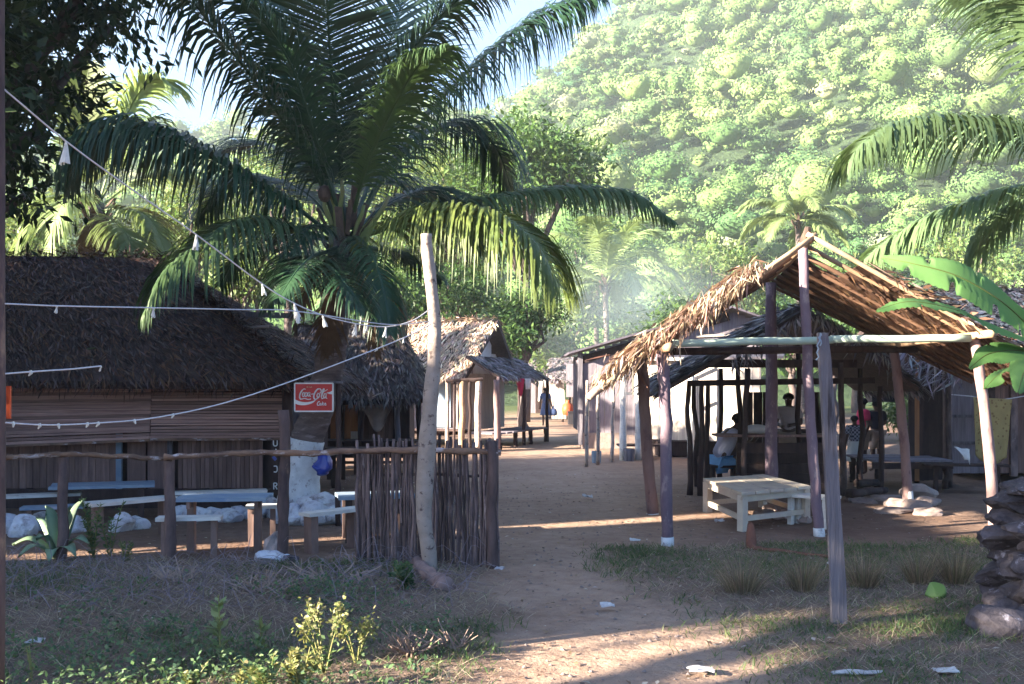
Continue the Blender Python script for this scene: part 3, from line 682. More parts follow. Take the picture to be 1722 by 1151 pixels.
# cooking smoke drifting round the foot of the hazy palm
def smoke():
    m = bpy.data.materials.new('smoke_air'); m.use_nodes = True; nt = m.node_tree; nt.nodes.remove(nt.nodes['Principled BSDF'])
    v = nt.nodes.new('ShaderNodeVolumePrincipled'); v.inputs['Color'].default_value = (.72, .88, 1.0, 1)
    tc = nt.nodes.new('ShaderNodeTexCoord'); nz = nt.nodes.new('ShaderNodeTexNoise'); nz.inputs['Scale'].default_value = .28; nz.inputs['Detail'].default_value = 2
    ln = nt.nodes.new('ShaderNodeVectorMath'); ln.operation = 'LENGTH'; mp = nt.nodes.new('ShaderNodeMapping'); mp.inputs['Scale'].default_value = (1 / 6.5, 1 / 5, 1 / 4.2)
    nt.links.new(tc.outputs['Object'], mp.inputs[0]); nt.links.new(mp.outputs[0], ln.inputs[0]); nt.links.new(tc.outputs['Object'], nz.inputs['Vector'])
    fall = nt.nodes.new('ShaderNodeMapRange'); fall.inputs[1].default_value = 1.0; fall.inputs[2].default_value = .2; nt.links.new(ln.outputs['Value'], fall.inputs[0])
    mul = nt.nodes.new('ShaderNodeMath'); mul.operation = 'MULTIPLY'; nt.links.new(fall.outputs[0], mul.inputs[0]); nt.links.new(nz.outputs['Fac'], mul.inputs[1])
    m2 = nt.nodes.new('ShaderNodeMath'); m2.operation = 'MULTIPLY'; m2.inputs[1].default_value = .075; nt.links.new(mul.outputs[0], m2.inputs[0]); nt.links.new(m2.outputs[0], v.inputs['Density'])
    nt.links.new(v.outputs[0], nt.nodes['Material Output'].inputs['Volume'])
    c = P(1050, 520, 46); bm = bmesh.new(); bmesh.ops.create_icosphere(bm, subdivisions=3, radius=1)
    for q in bm.verts: q.co.x *= 6.5; q.co.y *= 5; q.co.z *= 4.2
    me = bpy.data.meshes.new('smoke'); bm.to_mesh(me); bm.free(); me.transform(Matrix.Translation(c)); o = link('smoke', me, m, origin=c)
    tag(o, 'thin blue cooking smoke drifting behind the plank house', 'smoke', kind='stuff')
smoke()

# ------------------------------------------------------------------ thatch
T_DARK = [(.055, .031, .023), (.080, .044, .031), (.034, .020, .017), (.15, .078, .040), (.12, .088, .075)]  # shade on the dark roofs is partly painted into this palette
T_PALE = [(.50, .38, .26), (.40, .29, .19), (.60, .48, .35), (.32, .22, .14)]  # sunlight on the pale roofs is partly painted into this palette
T_GREY = [(.22, .19, .175), (.28, .25, .235), (.15, .125, .12)]
T_RUST = [(.20, .12, .07), (.14, .08, .05), (.28, .19, .125), (.09, .052, .036), (.36, .27, .20)]
T_DARK, T_PALE, T_GREY, T_RUST = ([tint(c) for c in t] for t in (T_DARK, T_PALE, T_GREY, T_RUST))
def thatch_arrays(a, b, c, d, n, L, W, pal, lift=.05, ang=.45, hang=.25):
    """a,b lower edge (a->b), d,c upper edge; n strips lying down the slope"""
    a, b, c, d = (np.array(v, dtype=float) for v in (a, b, c, d))
    u = RNG.random(n); v = RNG.random(n) ** .92
    H = np.linalg.norm(a - d); rows = max(3, int(H / .16)); q = RNG.random(n) < .7; v = np.where(q, (np.floor(v * rows) + RNG.normal(.25, .10, n)) / rows, v); v = np.clip(v + .012 * np.sin(u * 23 + rows), 0, 1)
    lo = a + (b - a) * u[:, None]; hi = d + (c - d) * u[:, None]
    p = lo + (hi - lo) * v[:, None]
    down = nrmz(lo - hi); al = nrmz(np.repeat((b - a)[None], n, 0))
    nr = nrmz(np.cross(al, -down)); nr = np.where(nr[:, 2:3] < 0, -nr, nr)
    th = RNG.normal(0, ang, n)
    dr = nrmz(down * np.cos(th)[:, None] + al * np.sin(th)[:, None] + nr * RNG.normal(.02, .10, n)[:, None])
    near = (v < .06)[:, None]; dr = nrmz(dr + near * np.array([0, 0, -hang]))
    p = p + nr * RNG.uniform(0, lift, n)[:, None]
    LL = L * RNG.uniform(.5, 1.3, n)
    return leaf_arrays(p, dr, nrmz(nr + rdir(n) * .35), LL, W * RNG.uniform(.6, 1.4, n), pick(pal, n, .3), fold=.1)
def slab(mb, a, b, c, d, t):
    a, b, c, d = (Vector(v) for v in (a, b, c, d)); n = (b - a).cross(d - a).normalized()
    if n.z < 0: n = -n
    lo = [v - n * t for v in (a, b, c, d)]
    mb.add([a, b, c, d] + lo, [(0, 1, 2, 3), (7, 6, 5, 4), (0, 4, 5, 1), (1, 5, 6, 2), (2, 6, 7, 3), (3, 7, 4, 0)])
def tri_arr(a, b, c, *rest, **k): return thatch_arrays(a, b, c, c, *rest, **k)
def hut_roof(root, faces, pal, dens, L, W, t=.12, matk='thatch', base='thatch_base', ridge=None, **kw):
    rb = MB(); parts = []
    for (a, b, c, d) in faces:
        slab(rb, a, b, c, d, t)
        A = ((Vector(b) - Vector(a)).cross(Vector(d) - Vector(a)).length + (Vector(c) - Vector(b)).cross(Vector(d) - Vector(c)).length) / 2
        parts.append(thatch_arrays(a, b, c, d, int(A * dens), L, W, pal, **kw))
        # shaggy fringe along the eave
        n = int((Vector(b) - Vector(a)).length * dens * .12); u = RNG.random(n)[:, None]
        p = np.array(a) * (1 - u) + np.array(b) * u + np.array([0, 0, 1]) * RNG.uniform(-t, .03, n)[:, None]
        dn = nrmz(np.array(a) - np.array(d))[None] if np.ndim(a) > 1 else nrmz((np.array(a) - np.array(d))[None])
        parts.append(leaf_arrays(p, nrmz(dn * .8 + np.array([0, 0, -.6]) + rdir(n) * .4), rdir(n), L * RNG.uniform(.3, .8, n), W * RNG.uniform(.5, 1, n), pick(pal, n, .3)))
    if ridge:
        for (e0, e1) in ridge:
            n = int((Vector(e1) - Vector(e0)).length * dens * .5); u = RNG.random(n)[:, None]
            p = np.array(e0) * (1 - u) + np.array(e1) * u + RNG.normal(size=(n, 3)) * .04 + np.array([0, 0, .03])
            parts.append(leaf_arrays(p, nrmz(rdir(n) * np.array([1, 1, .35]) + np.array([0, 0, -.1])), nrmz(rdir(n) * .5 + np.array([0, 0, 1])), L * RNG.uniform(.4, 1, n), W * RNG.uniform(.6, 1.3, n), pick(pal, n, .3)))
    r = rb.build('roof', M[base], root)
    V, F, C = merge(parts)
    t_ = link('thatch', npmesh('thatch', V, F, C), M[matk], r); t_['kind'] = 'stuff'
    return r
def boards(root, x0, x1, zlo, zhi, Y, w, matk, name='board', jit=.012, gap=.006, t=.022, y1=None, ztop=None):
    """upright boards along a wall line from (x0,Y) to (x1,y1)"""
    y1 = Y if y1 is None else y1; L = math.hypot(x1 - x0, y1 - Y); n = max(1, round(L / w)); ww = L / n
    ax = Vector(((x1 - x0) / L, (y1 - Y) / L, 0)); nn = Vector((ax.y, -ax.x, 0)); out = []
    for k in range(n):
        c = Vector((x0, Y, 0)) + ax * ww * (k + .5) + nn * R(-.006, .006)
        zt = (ztop(c.x) if ztop else zhi) + R(-jit, jit)
        mb = MB().plank((c.x, c.y, zlo + R(-jit, jit) * .6), (c.x, c.y, zt), ww - gap * R(.4, 1.6), t, nn, jit=.002)
        out.append(mb.build(name, M[matk], root))
    return out

# ------------------------------------------------------------------ thatched hut, dark, on the left
def hut_one():
    root = empty('thatched_hut', (-5.8, 13.5, 0), 'dark thatched hut with slatted shutters behind the benches', 'hut')
    ev = -.02
    A = (-10.5, 12.75, 1.74); B = (-2.62, 12.85, 1.70); Cr = (-5.45, 15.3, 3.62); D = (-10.5, 15.3, 3.70)
    Bb = (-2.62, 17.8, 1.70); Ab = (-10.5, 17.8, 1.74)
    Dm = (-8, 15.28, 3.60)
    hut_roof(root, [(A, B, Cr, D), (B, Bb, Cr, Cr), (Bb, Ab, D, Cr)], T_DARK, 720, .24, .021, ridge=[(D, Cr), (Cr, B)], lift=.06, ang=.38)
    # inner core so that no light passes
    mb = MB(); mb.box((-6.85, 15.6, .9), (3.6, 1.95, .75)); mb.build('inner_wall', M['dark_wood'], root)
    Yw = 13.55
    boards(root, X(-10, Yw) - .6, X(196, Yw), .26, 1.1, Yw, .095, 'brown_board')
    boards(root, X(300, Yw), X(442, Yw), .26, 1.1, Yw, .062, 'brown_board')
    for (a, b) in ((214, 246), (248, 282)):
        MB().plank((X((a + b) / 2, Yw), Yw, .25), (X((a + b) / 2, Yw), Yw, 1.1), X(b, Yw) - X(a, Yw) - .01, .02).build('panel', M['brown_board'], root)
    for px, w in ((203, .075), (288, .06)):
        MB().plank((X(px, Yw), Yw - .05, .24), (X(px, Yw), Yw - .05, 1.05), w, .05).build('frame_post', M['blue_wood'] if px == 203 else M['grey_plank'], root)
    MB().box((-6.0, 13.58, .13), (3.2, .12, .13)).build('sill', M['dark_wood'], root)
    # corner post, door gap and the board with letters
    bx = X(464, 13.35)
    lb = MB().plank((bx, 13.36, .2), (bx, 13.36, 1.02), .13, .03).build('door_board', M['dark_wood'], root)
    pole('corner_post', (X(484, 13.3), 13.3, 0), (X(484, 13.3), 13.3, 1.75), .07, .07, M['dark_wood'], root)
    MB().plank((X(478, 13.4), 13.45, .2), (X(478, 13.4), 13.45, 1.7), .11, .03).build('door_jamb', M['grey_board'], root)
    MB().plank((X(500, 13.5), 13.52, .2), (X(500, 13.5), 13.52, 1.7), .2, .03).build('door_panel', M['grey_board'], root)
    def glyph(strokes, cx, cz, h, yy):
        g = MB()
        for st_ in strokes:
            for p, q in zip(st_[:-1], st_[1:]):
                g.plank((cx + p[0] * h, yy, cz + p[1] * h), (cx + q[0] * h, yy, cz + q[1] * h), h * .17, .004)
        return g
    yy = 13.34
    for s, py, h in (([[(-.3, .5), (-.3, -.3), (-.15, -.5), (.15, -.5), (.3, -.3), (.3, .5)]], 745, .085), ([[(.1, .5), (.1, -.5)]], 760, .08),
                     ([[(-.25, .45), (.2, .45), (.3, .2), (.3, -.25), (.1, -.5), (-.25, -.45)]], 789, .085),
                     ([[(-.25, -.5), (-.25, .5), (.15, .5), (.28, .3), (.15, .05), (-.25, 0)], [(0, 0), (.28, -.5)]], 818, .085)):
        glyph(s, X(463, 13.34), Z(py, 13.34), h, yy).build('letter', M['white_paint'], lb)
    MB().plank((X(459, 13.34), yy, Z(768, 13.34)), (X(464, 13.34), yy, Z(774, 13.34)), .04, .004).build('blue_mark', M['blue_plastic'], lb)
    # two long shutters of thin reeds, hung under the eave
    for (xa, xb, za, zb, ya, yb) in ((-8.3, X(252, 13.3), .80, .945, 13.12, 13.3), (X(254, 13.3), X(472, 13.3), .95, .955, 13.28, 13.34)):
        sh = MB().plank((xa, ya + .05, 1.32), (xb, yb + .05, 1.32), .6, .012).build('shutter', M['dark_wood'], root)
        n = 17
        for k in range(n):
            t = (k + .5) / n; z0 = za + (1.66 - za) * t; z1 = zb + (1.66 - zb) * t; dy = .05 * t
            MB().plank((xa, ya + dy + R(-.004, .004), z0), (xb, yb + dy + R(-.004, .004), z1), (1.66 - za) / n * R(.62, .95), .014, (0, -1, R(.0, .45)), jit=.004).build('slat', M['slat'], sh)
        MB().plank((xa, ya - .015, za - .01), (xb, yb - .015, zb - .01), .035, .03, (0, -1, 0)).build('lower_rail', M['rail'], sh)
    leaf = MB().plank(P(148, 588, 13.35) + Vector((-.05, 0, 0)), P(160, 585, 13.35), .035, .004, (0, -.6, .8)).build('fallen_leaf', M['frond_lit'], root)
    pal_ = MB().plank(P(400, 553, 13.9), P(452, 549, 13.9), .05, .02, (0, -.6, .8)).build('fallen_frond', M['tarp'], root)
    MB().plank(P(413, 529, 15.0), P(505, 532, 15.0), .08, .03).build('ridge_board', M['grey_plank'], root)
hut_one()

# ------------------------------------------------------------------ second dark hut
def hut_two():
    root = empty('thatched_hut', (-3.1, 19.5, 0), 'low dark thatched hut with orange boards and a hanging sack behind the palm', 'hut')
    A = (-4.3, 18.4, 1.36); B = (X(712, 18.5), 18.5, 1.42); Cc = (X(668, 19.9), 19.9, 2.90); D = (-4.3, 19.9, 2.88); Bb = (-1.75, 20.9, 1.75); Ab = (-4.3, 20.9, 1.7)
    hut_roof(root, [(A, B, Cc, D), (Bb, Ab, D, Cc), (B, Bb, Cc, Cc)], [(.075, .055, .05), (.10, .078, .072), (.045, .034, .032), (.15, .12, .11)], 460, .26, .034, ridge=[(D, Cc)], lift=.06, ang=.38)  # dark palette paints part of this roof's shade
    MB().box((-3.1, 19.95, .95), (1.1, .5, .7)).build('inner_wall', M['dark_wood'], root)
    Yw = 19.3
    boards(root, X(556, Yw), X(602, Yw), .62, 1.5, Yw, .12, 'orange_board')
    boards(root, X(606, Yw), X(660, Yw), .62, 1.5, Yw + .05, .14, 'brown_board')
    MB().plank((X(590, 19.2), 19.2, .70), (X(604, 19.2), 19.2, .70), .16, .02).build('low_panel', M['pale_board'], root)
    for px in (575, 607, 668, 705): pole('porch_post', (X(px, 18.8), 18.8, 0), (X(px, 18.8), 18.8, 1.5), .055, .05, M['grey_plank'] if px == 668 else M['dark_wood'], root)
    for k in range(7):
        y = 18.55 + k * .12; MB().plank((-3.7, y, .62), (-1.75, y, .62), .11, .03, (0, 0, 1)).build('deck_board', M['dark_wood'], root)
    for px in (560, 600, 640, 690): MB().plank((X(px, 18.6), 18.6, 0), (X(px, 18.6), 18.6, .6), .1, .08).build('stilt', M['dark_wood'], root)
    # rails of the low veranda, seen against the bright lane
    for z in (.30, .42): MB().plank((X(545, 17.6), 17.6, z), (X(700, 17.6), 17.6, z + .01), .05, .03).build('veranda_rail', M['dark_wood'], root)
    for px in (553, 577, 640): MB().plank((X(px, 17.6), 17.62, 0), (X(px, 17.6), 17.62, .55), .07, .05).build('veranda_post', M['dark_wood'], root)
    return root
hut_two()
def cloth(name, corners, nx, nz, sag, fold, matk, label=None, cat=None, edge=0.0, tip=0.0, parent=None):
    """hanging cloth between two upper corners; corners: a,b upper, c,d lower (b side, a side)"""
    a, b, c, d = (Vector(v) for v in corners); V = []; F = []
    n = (b - a).cross(d - a).normalized(); s = R(0, 50)
    for j in range(nz + 1):
        v = j / nz
        for i in range(nx + 1):
            u = i / nx; p = a.lerp(b, u).lerp(d.lerp(c, u), v)
            p += n * (math.sin(u * 9 + s + v * 1.5) * fold * (.3 + v) + mnoise.noise((u * 3 + s, v * 3, 0)) * fold)
            p.z -= sag * math.sin(math.pi * u) * (1 - v * .4) * (1 if tip == 0 else 0)
            p.z -= tip * v * math.sin(math.pi * u) + mnoise.noise((u * 7, s, 2)) * edge * v
            V.append(p)
    for j in range(nz):
        for i in range(nx):
            k = j * (nx + 1) + i; F.append((k, k + 1, k + nx + 2, k + nx + 1))
    mb = MB(); mb.add(V, F); o = mb.build(name, M[matk], parent, smooth=True, origin=None if parent else d)
    m = o.modifiers.new('thick', 'SOLIDIFY'); m.thickness = .006
    if label: tag(o, label, cat)
    return o
Yc = 18.7
cloth('hanging_sack', (P(606, 684, Yc), P(662, 682, Yc), P(652, 700, Yc), P(618, 700, Yc)), 14, 10, .02, .03, 'tarp', 'pale sack cloth hanging in a sag under the dark thatch eave', 'cloth', tip=.30)

# ------------------------------------------------------------------ sunlit hut by the lane
def hut_three():
    root = empty('thatched_hut', (-2.2, 28, 0), 'hut with sunlit straw roof and low porch beside the lane', 'hut')
    C1 = Vector((X(782, 26), 26, 0)); C2 = Vector((.20, 29.9, 0)); ev = (C2 - C1); W = ev.length; ev.normalize(); al = Vector((-ev.y, ev.x, 0))   # al runs away to the left
    nrm = -al; Lh = 4.4; ze = 1.90; zr = 3.52; mid = (C1 + C2) / 2 - al * .15
    z = lambda v, h: (v.x, v.y, h)
    E1 = C1; E2 = C1 + al * Lh; R1 = mid; R2 = mid + al * Lh; B1 = C2; B2 = C2 + al * Lh
    hut_roof(root, [(z(E2, ze - .03), z(E1, ze), z(R1, zr), z(R2, zr - .05)), (z(B1, ze), z(B2, ze), z(R2, zr - .05), z(R1, zr))], T_PALE, 300, .30, .04, ridge=[(z(R2, zr - .05), z(R1, zr))], lift=.06, ang=.38, matk='thatch')
    # lean-to over the porch at the gable
    o = nrm * .95
    q1 = C1 + ev * .1; q2 = C2 - ev * .1
    hut_roof(root, [(z(q1 + o, 1.88), z(q2 + o, 1.90), z(q2, 2.48), z(q1, 2.46))], T_GREY, 260, .22, .05, t=.07, lift=.05, ang=.5)
    # gable wall of pale panels and the boarded end wall
    gi = al * .35
    for k in range(6):
        t0 = (k + .5) / 6; c = C1 + ev * W * t0 + gi; zt = 1.9 + (zr - 1.95) * (1 - abs(2 * t0 - 1)) - .1
        MB().plank(z(c, 2.0), z(c, max(zt, 2.05)), W / 6 - .02, .03, nrm).build('gable_panel', M['plain_cloth'] if 1 < k < 5 else M['grey_board'], root)
    boards(root, (C1 + gi + ev * .3).x, (C2 + gi - ev * .3).x, .45, 2.0, (C1 + gi + ev * .3).y, .24, 'pale_board', y1=(C2 + gi - ev * .3).y)
    f0 = C1 + gi + ev * .55; f1 = C1 + al * (Lh - .3) + ev * .55
    boards(root, f1.x, f0.x, .5, 1.95, f1.y, .26, 'grey_board', y1=f0.y)
    dcol = C1 + al * .9 + ev * .50; MB().plank(z(dcol, .55), z(dcol, 1.8), .55, .03, (-ev.x, -ev.y, 0)).build('door', M['blue_wood'], root)
    inn = (C1 + C2) / 2 + al * (Lh / 2); MB().box((inn.x, inn.y, 1.1), (1.3, 1.2, .8), Matrix.Rotation(math.atan2(al.y, al.x), 3, 'Z')).build('inner_wall', M['dark_wood'], root)
    for px, r, m in ((753, .05, 'pale_bark'), (764, .035, 'dark_wood'), (776, .085, 'bamboo'), (790, .05, 'dark_wood'), (803, .085, 'pale_bark'), (836, .075, 'pink_post')):
        Y = 25.3; pole('veranda_post', (X(px, Y), Y, 0), (X(px + R(-2, 2), Y), Y, Z(R(636, 641), Y)), r, r * .9, M[m], root)
    MB().tube(pole_pts(P(750, 641, 25.25), P(812, 638, 25.25), .03, 6), .05, 6).build('lashed_beam', M['dark_wood'], root)
    for k in range(8):
        u = k / 7; c = C1 + ev * (.3 + u * (W - .6)) + nrm * .45; MB().plank(c + Vector((0, 0, .42)) - nrm * .45, c + Vector((0, 0, .42)) + nrm * .5, .42, .04, (0, 0, 1)).build('porch_board', M['grey_board'], root)
    for u in (.05, .35, .65, .98):
        c = C1 + ev * W * u + nrm * .88; pole('porch_stilt', z(c, 0), z(c, .4), .06, .06, M['dark_wood'], root)
    for u in (.02, .5, 1.0):
        c = C1 + ev * W * u + nrm * .9; pole('porch_post', z(c, 0), z(c, 1.9), .05, .045, M['pink_post'] if u < .1 else M['dark_wood'], root)
    MB().plank(z(C1 + al * Lh + ev * .3 - ev * .3, .5), z(C1 + ev * .05, .5), .35, .05, (0, 0, 1)).build('front_deck', M['dark_wood'], root)
hut_three()
cloth('pink_cloth', (P(867, 637, 27), P(882, 637, 27), P(880, 655, 27), P(871, 655, 27)), 8, 8, 0, .03, 'pink_cloth', 'bright pink cloth hanging from the porch roof of the sunlit hut', 'cloth', tip=.2)
cloth('white_cloth', (P(883, 637, 27.2), P(893, 637, 27.2), P(892, 655, 27.2), P(884, 655, 27.2)), 6, 6, 0, .03, 'plain_cloth', 'small white cloth hanging beside the pink one', 'cloth')

# ------------------------------------------------------------------ grey plank house and the pale boarded house on the other side of the lane
def plank_house():
    Y = 26.4; x0 = X(977, Y); xp = X(1226, Y); zp = Z(519, Y); x1 = 9.0; zl = Z(592, Y)
    root = empty('plank_house', (5.0, Y, 0), 'grey plank house with a dark sheet roof beyond the open shelter', 'house')
    zt = lambda x: zl + (zp - zl) * (x - x0) / (xp - x0) - .06 if x < xp else zp - (zp - zl) * (x - xp) / (x1 - xp) - .06
    boards(root, x0, 6.6, .42, 0, Y, .21, 'grey_board', ztop=zt)
    boards(root, x0, x0 + .02, .42, 2.5, Y + .05, .25, 'grey_board', y1=Y + 3.5)
    MB().plank((x0 - .02, Y - .03, .1), (x0 - .02, Y - .03, zl), .12, .08).build('corner_post', M['grey_plank'], root)
    MB().plank((x0, Y - .03, zl - .22), (xp, Y - .03, zp - .22), .2, .03).build('barge_board', M['dark_wood'], root)
    for (xa, za, xb, zb) in ((x0 - .35, zl - .02, xp, zp + .04), (x1 + .3, zl - .02, xp, zp + .04)):
        rf = MB(); slab(rf, (xa, Y - .4, za), (xa, Y + 4.2, za), (xb, Y + 4.2, zb), (xb, Y - .4, zb), .05); rf.build('roof', M['metal_roof'], root)
    MB().box(((x0 + 6.6) / 2, Y + .1, .2), ((6.6 - x0) / 2, .16, .22)).build('footing', M['tan_stone'], root)
    MB().plank((X(1170, Y), Y - .04, Z(566, Y)), (X(1262, Y), Y - .04, Z(562, Y)), .06, .03).build('lintel', M['pale_board'], root)
plank_house()
def pale_house():
    root = empty('boarded_house', (4.1, 22.8, 0), 'sunlit pale boarded house front seen through the open shelter posts', 'house')
    Y = 22.9; xa = X(1080, Y); xb = X(1275, Y)
    boards(root, 3.02, 5.45, .42, 2.28, 23.5, .16, 'pale_board', y1=21.9)
    boards(root, X(1048, Y), X(1078, Y), .5, 2.1, Y + .5, .14, 'grey_board')
    for px in (1048, 1073, 1162): pole('porch_post', (X(px, 22.1), 22.1, 0), (X(px, 22.1), 22.1, 2.25), .075, .07, M['white_wood'], root)
    for py in (604, 662): MB().plank((X(1050, 22.1), 22.16, Z(py, 22.1)), (X(1160, 22.1), 22.16, Z(py, 22.1)), .07, .04).build('cross_rail', M['white_wood'], root)
    MB().box((4.6, 24.3, .2), (1.3, .6, .2)).build('footing', M['tan_stone'], root)
    for k in range(5): MB().plank((X(1050, 22) + .2 * k, 22.3, .32), (X(1050, 22) + .2 * k, 22.85, .32), .18, .04, (0, 0, 1)).build('step_board', M['dark_wood'], root)
    rf = MB(); slab(rf, (2.9, 23.2, 2.30), (5.9, 21.6, 2.30), (6.6, 24.0, 2.62), (3.6, 25.6, 2.6), .05); rf.build('roof', M['metal_roof'], root)
    # solid dark wood box under the raised floor
    MB().box((4.5, 23.4, .2), (1.1, .3, .17)).build('dark_box', M['dark_wood'], root)
pale_house()
def small_block(name, px, py, w, h, d, matk, label, cat, group=None):
    p = GP(px, py); b = MB()
    b.tube([(p.x, p.y, 0), (p.x, p.y, h * .9), (p.x, p.y, h)], [w * .42, w * .5, w * .46], 12); b.tube([(p.x, p.y, h), (p.x, p.y, h * .85)], [w * .44, w * .4], 12)
    o = b.build(name, M[matk], origin=(p.x, p.y, 0)); tag(o, label, cat, group); return o
small_block('bucket', 1003, 779, .22, .26, .3, 'blue_wood', 'small grey blue bucket on the ground by the plank house post', 'bucket')
small_block('bucket', 1058, 776, .26, .28, .3, 'grey_plank', 'dull grey bucket between the white posts of the pale house', 'bucket')

# ------------------------------------------------------------------ the far end of the lane
def far_stall():
    Y = 46; root = empty('market_stall', (X(955, Y), Y, 0), 'small grey stall on posts at the far end of the lane', 'stall')
    hut_roof(root, [(tuple(P(918, 640, Y - .6)), tuple(P(990, 640, Y - .6)), tuple(P(990, 602, Y + 2)), tuple(P(926, 602, Y + 2)))], T_GREY, 160, .35, .09, t=.06)
    MB().plank(P(966, 612, Y - .7), P(966, 668, Y - .7), .75, .03).build('panel', M['grey_board'], root)
    for px in (946, 958, 966, 974): pole('post', (X(px, Y), Y, 0), (X(px, Y), Y, 1.9), .06, .05, M['pink_post'] if px == 966 else M['dark_wood'], root)
    cp = MB()
    for k in range(5): cp.plank(P(926 + k * 5, 632 + k * 3, Y - .4), P(930 + k * 5, 705, Y - .4), .12, .03)
    cp.build('leaning_poles', M['pale_board'], root)
far_stall()
def far_hut():
    Y = 54; root = empty('thatched_hut', (X(905, Y), Y, 0), 'small grey thatched hut closing the far end of the lane', 'hut')
    hut_roof(root, [(tuple(P(868, 640, Y - .8)), tuple(P(950, 641, Y - .8)), tuple(P(938, 606, Y + 1.5)), tuple(P(876, 607, Y + 1.5)))], T_GREY, 150, .35, .09, t=.08)
    boards(root, X(874, Y), X(944, Y), .2, 1.9, Y, .28, 'grey_board')
    MB().plank((X(910, Y), Y - .06, .2), (X(910, Y), Y - .06, 1.7), .6, .05).build('door', M['dark_wood'], root)
    for px in (872, 946): pole('porch_post', (X(px, Y - .7), Y - .7, 0), (X(px, Y - .7), Y - .7, 2.0), .07, .06, M['dark_wood'], root)
far_hut()
def lathe_obj(name, prof, loc, matk, label=None, cat=None, sides=14, parent=None, group=None, squash=1.0):
    mb = MB(); loc = Vector(loc); n = len(prof)
    V = [loc + Vector((r * math.cos(2 * math.pi * k / sides), r * math.sin(2 * math.pi * k / sides) * squash, z)) for r, z in prof for k in range(sides)]
    F = [(i * sides + k, i * sides + (k + 1) % sides, (i + 1) * sides + (k + 1) % sides, (i + 1) * sides + k) for i in range(n - 1) for k in range(sides)]
    F.append(tuple(range(sides - 1, -1, -1))); F.append(tuple((n - 1) * sides + k for k in range(sides)))
    mb.add(V, F); o = mb.build(name, M[matk], parent, smooth=True, origin=None if parent else loc)
    if label: tag(o, label, cat, group)
    return o
lathe_obj('red_bag', [(.05, 0), (.24, .05), (.28, .3), (.22, .5), (.08, .62), (.12, .7)], (X(955, 45.2), 45.2, .32), 'orange_red', 'red bag hung at the far grey stall', 'bag')
bk = MB(); bk.box((X(967, 43), 43, .26), (.3, .25, .26)); bk.box((X(967, 43), 43, .54), (.33, .28, .03)); o = bk.build('crate', M['black_pot'], origin=(X(967, 43), 43, 0)); tag(o, 'black crate standing on the lane beside the far stall', 'crate')
for k, (px, c) in enumerate(((912, 'plain_cloth'), (922, 'tarp'), (932, 'plain_cloth'))):
    cloth('hung_cloth', (P(px - 5, 636, 47), P(px + 5, 636, 47), P(px + 7, 675, 47), P(px - 7, 675, 47)), 6, 8, 0, .06, c,
          ('pale cloth hanging far down the lane left of a tan one', 'tan cloth hanging between two pale ones far down the lane', 'pale cloth hanging far down the lane next to the grey stall')[k], 'cloth')
pole_line = MB().tube([P(905, 635, 47), P(940, 635, 47)], .02, 5).build('clothes_line', M['rope']); tag(pole_line, 'clothes line with pale cloths at the end of the lane', 'line')

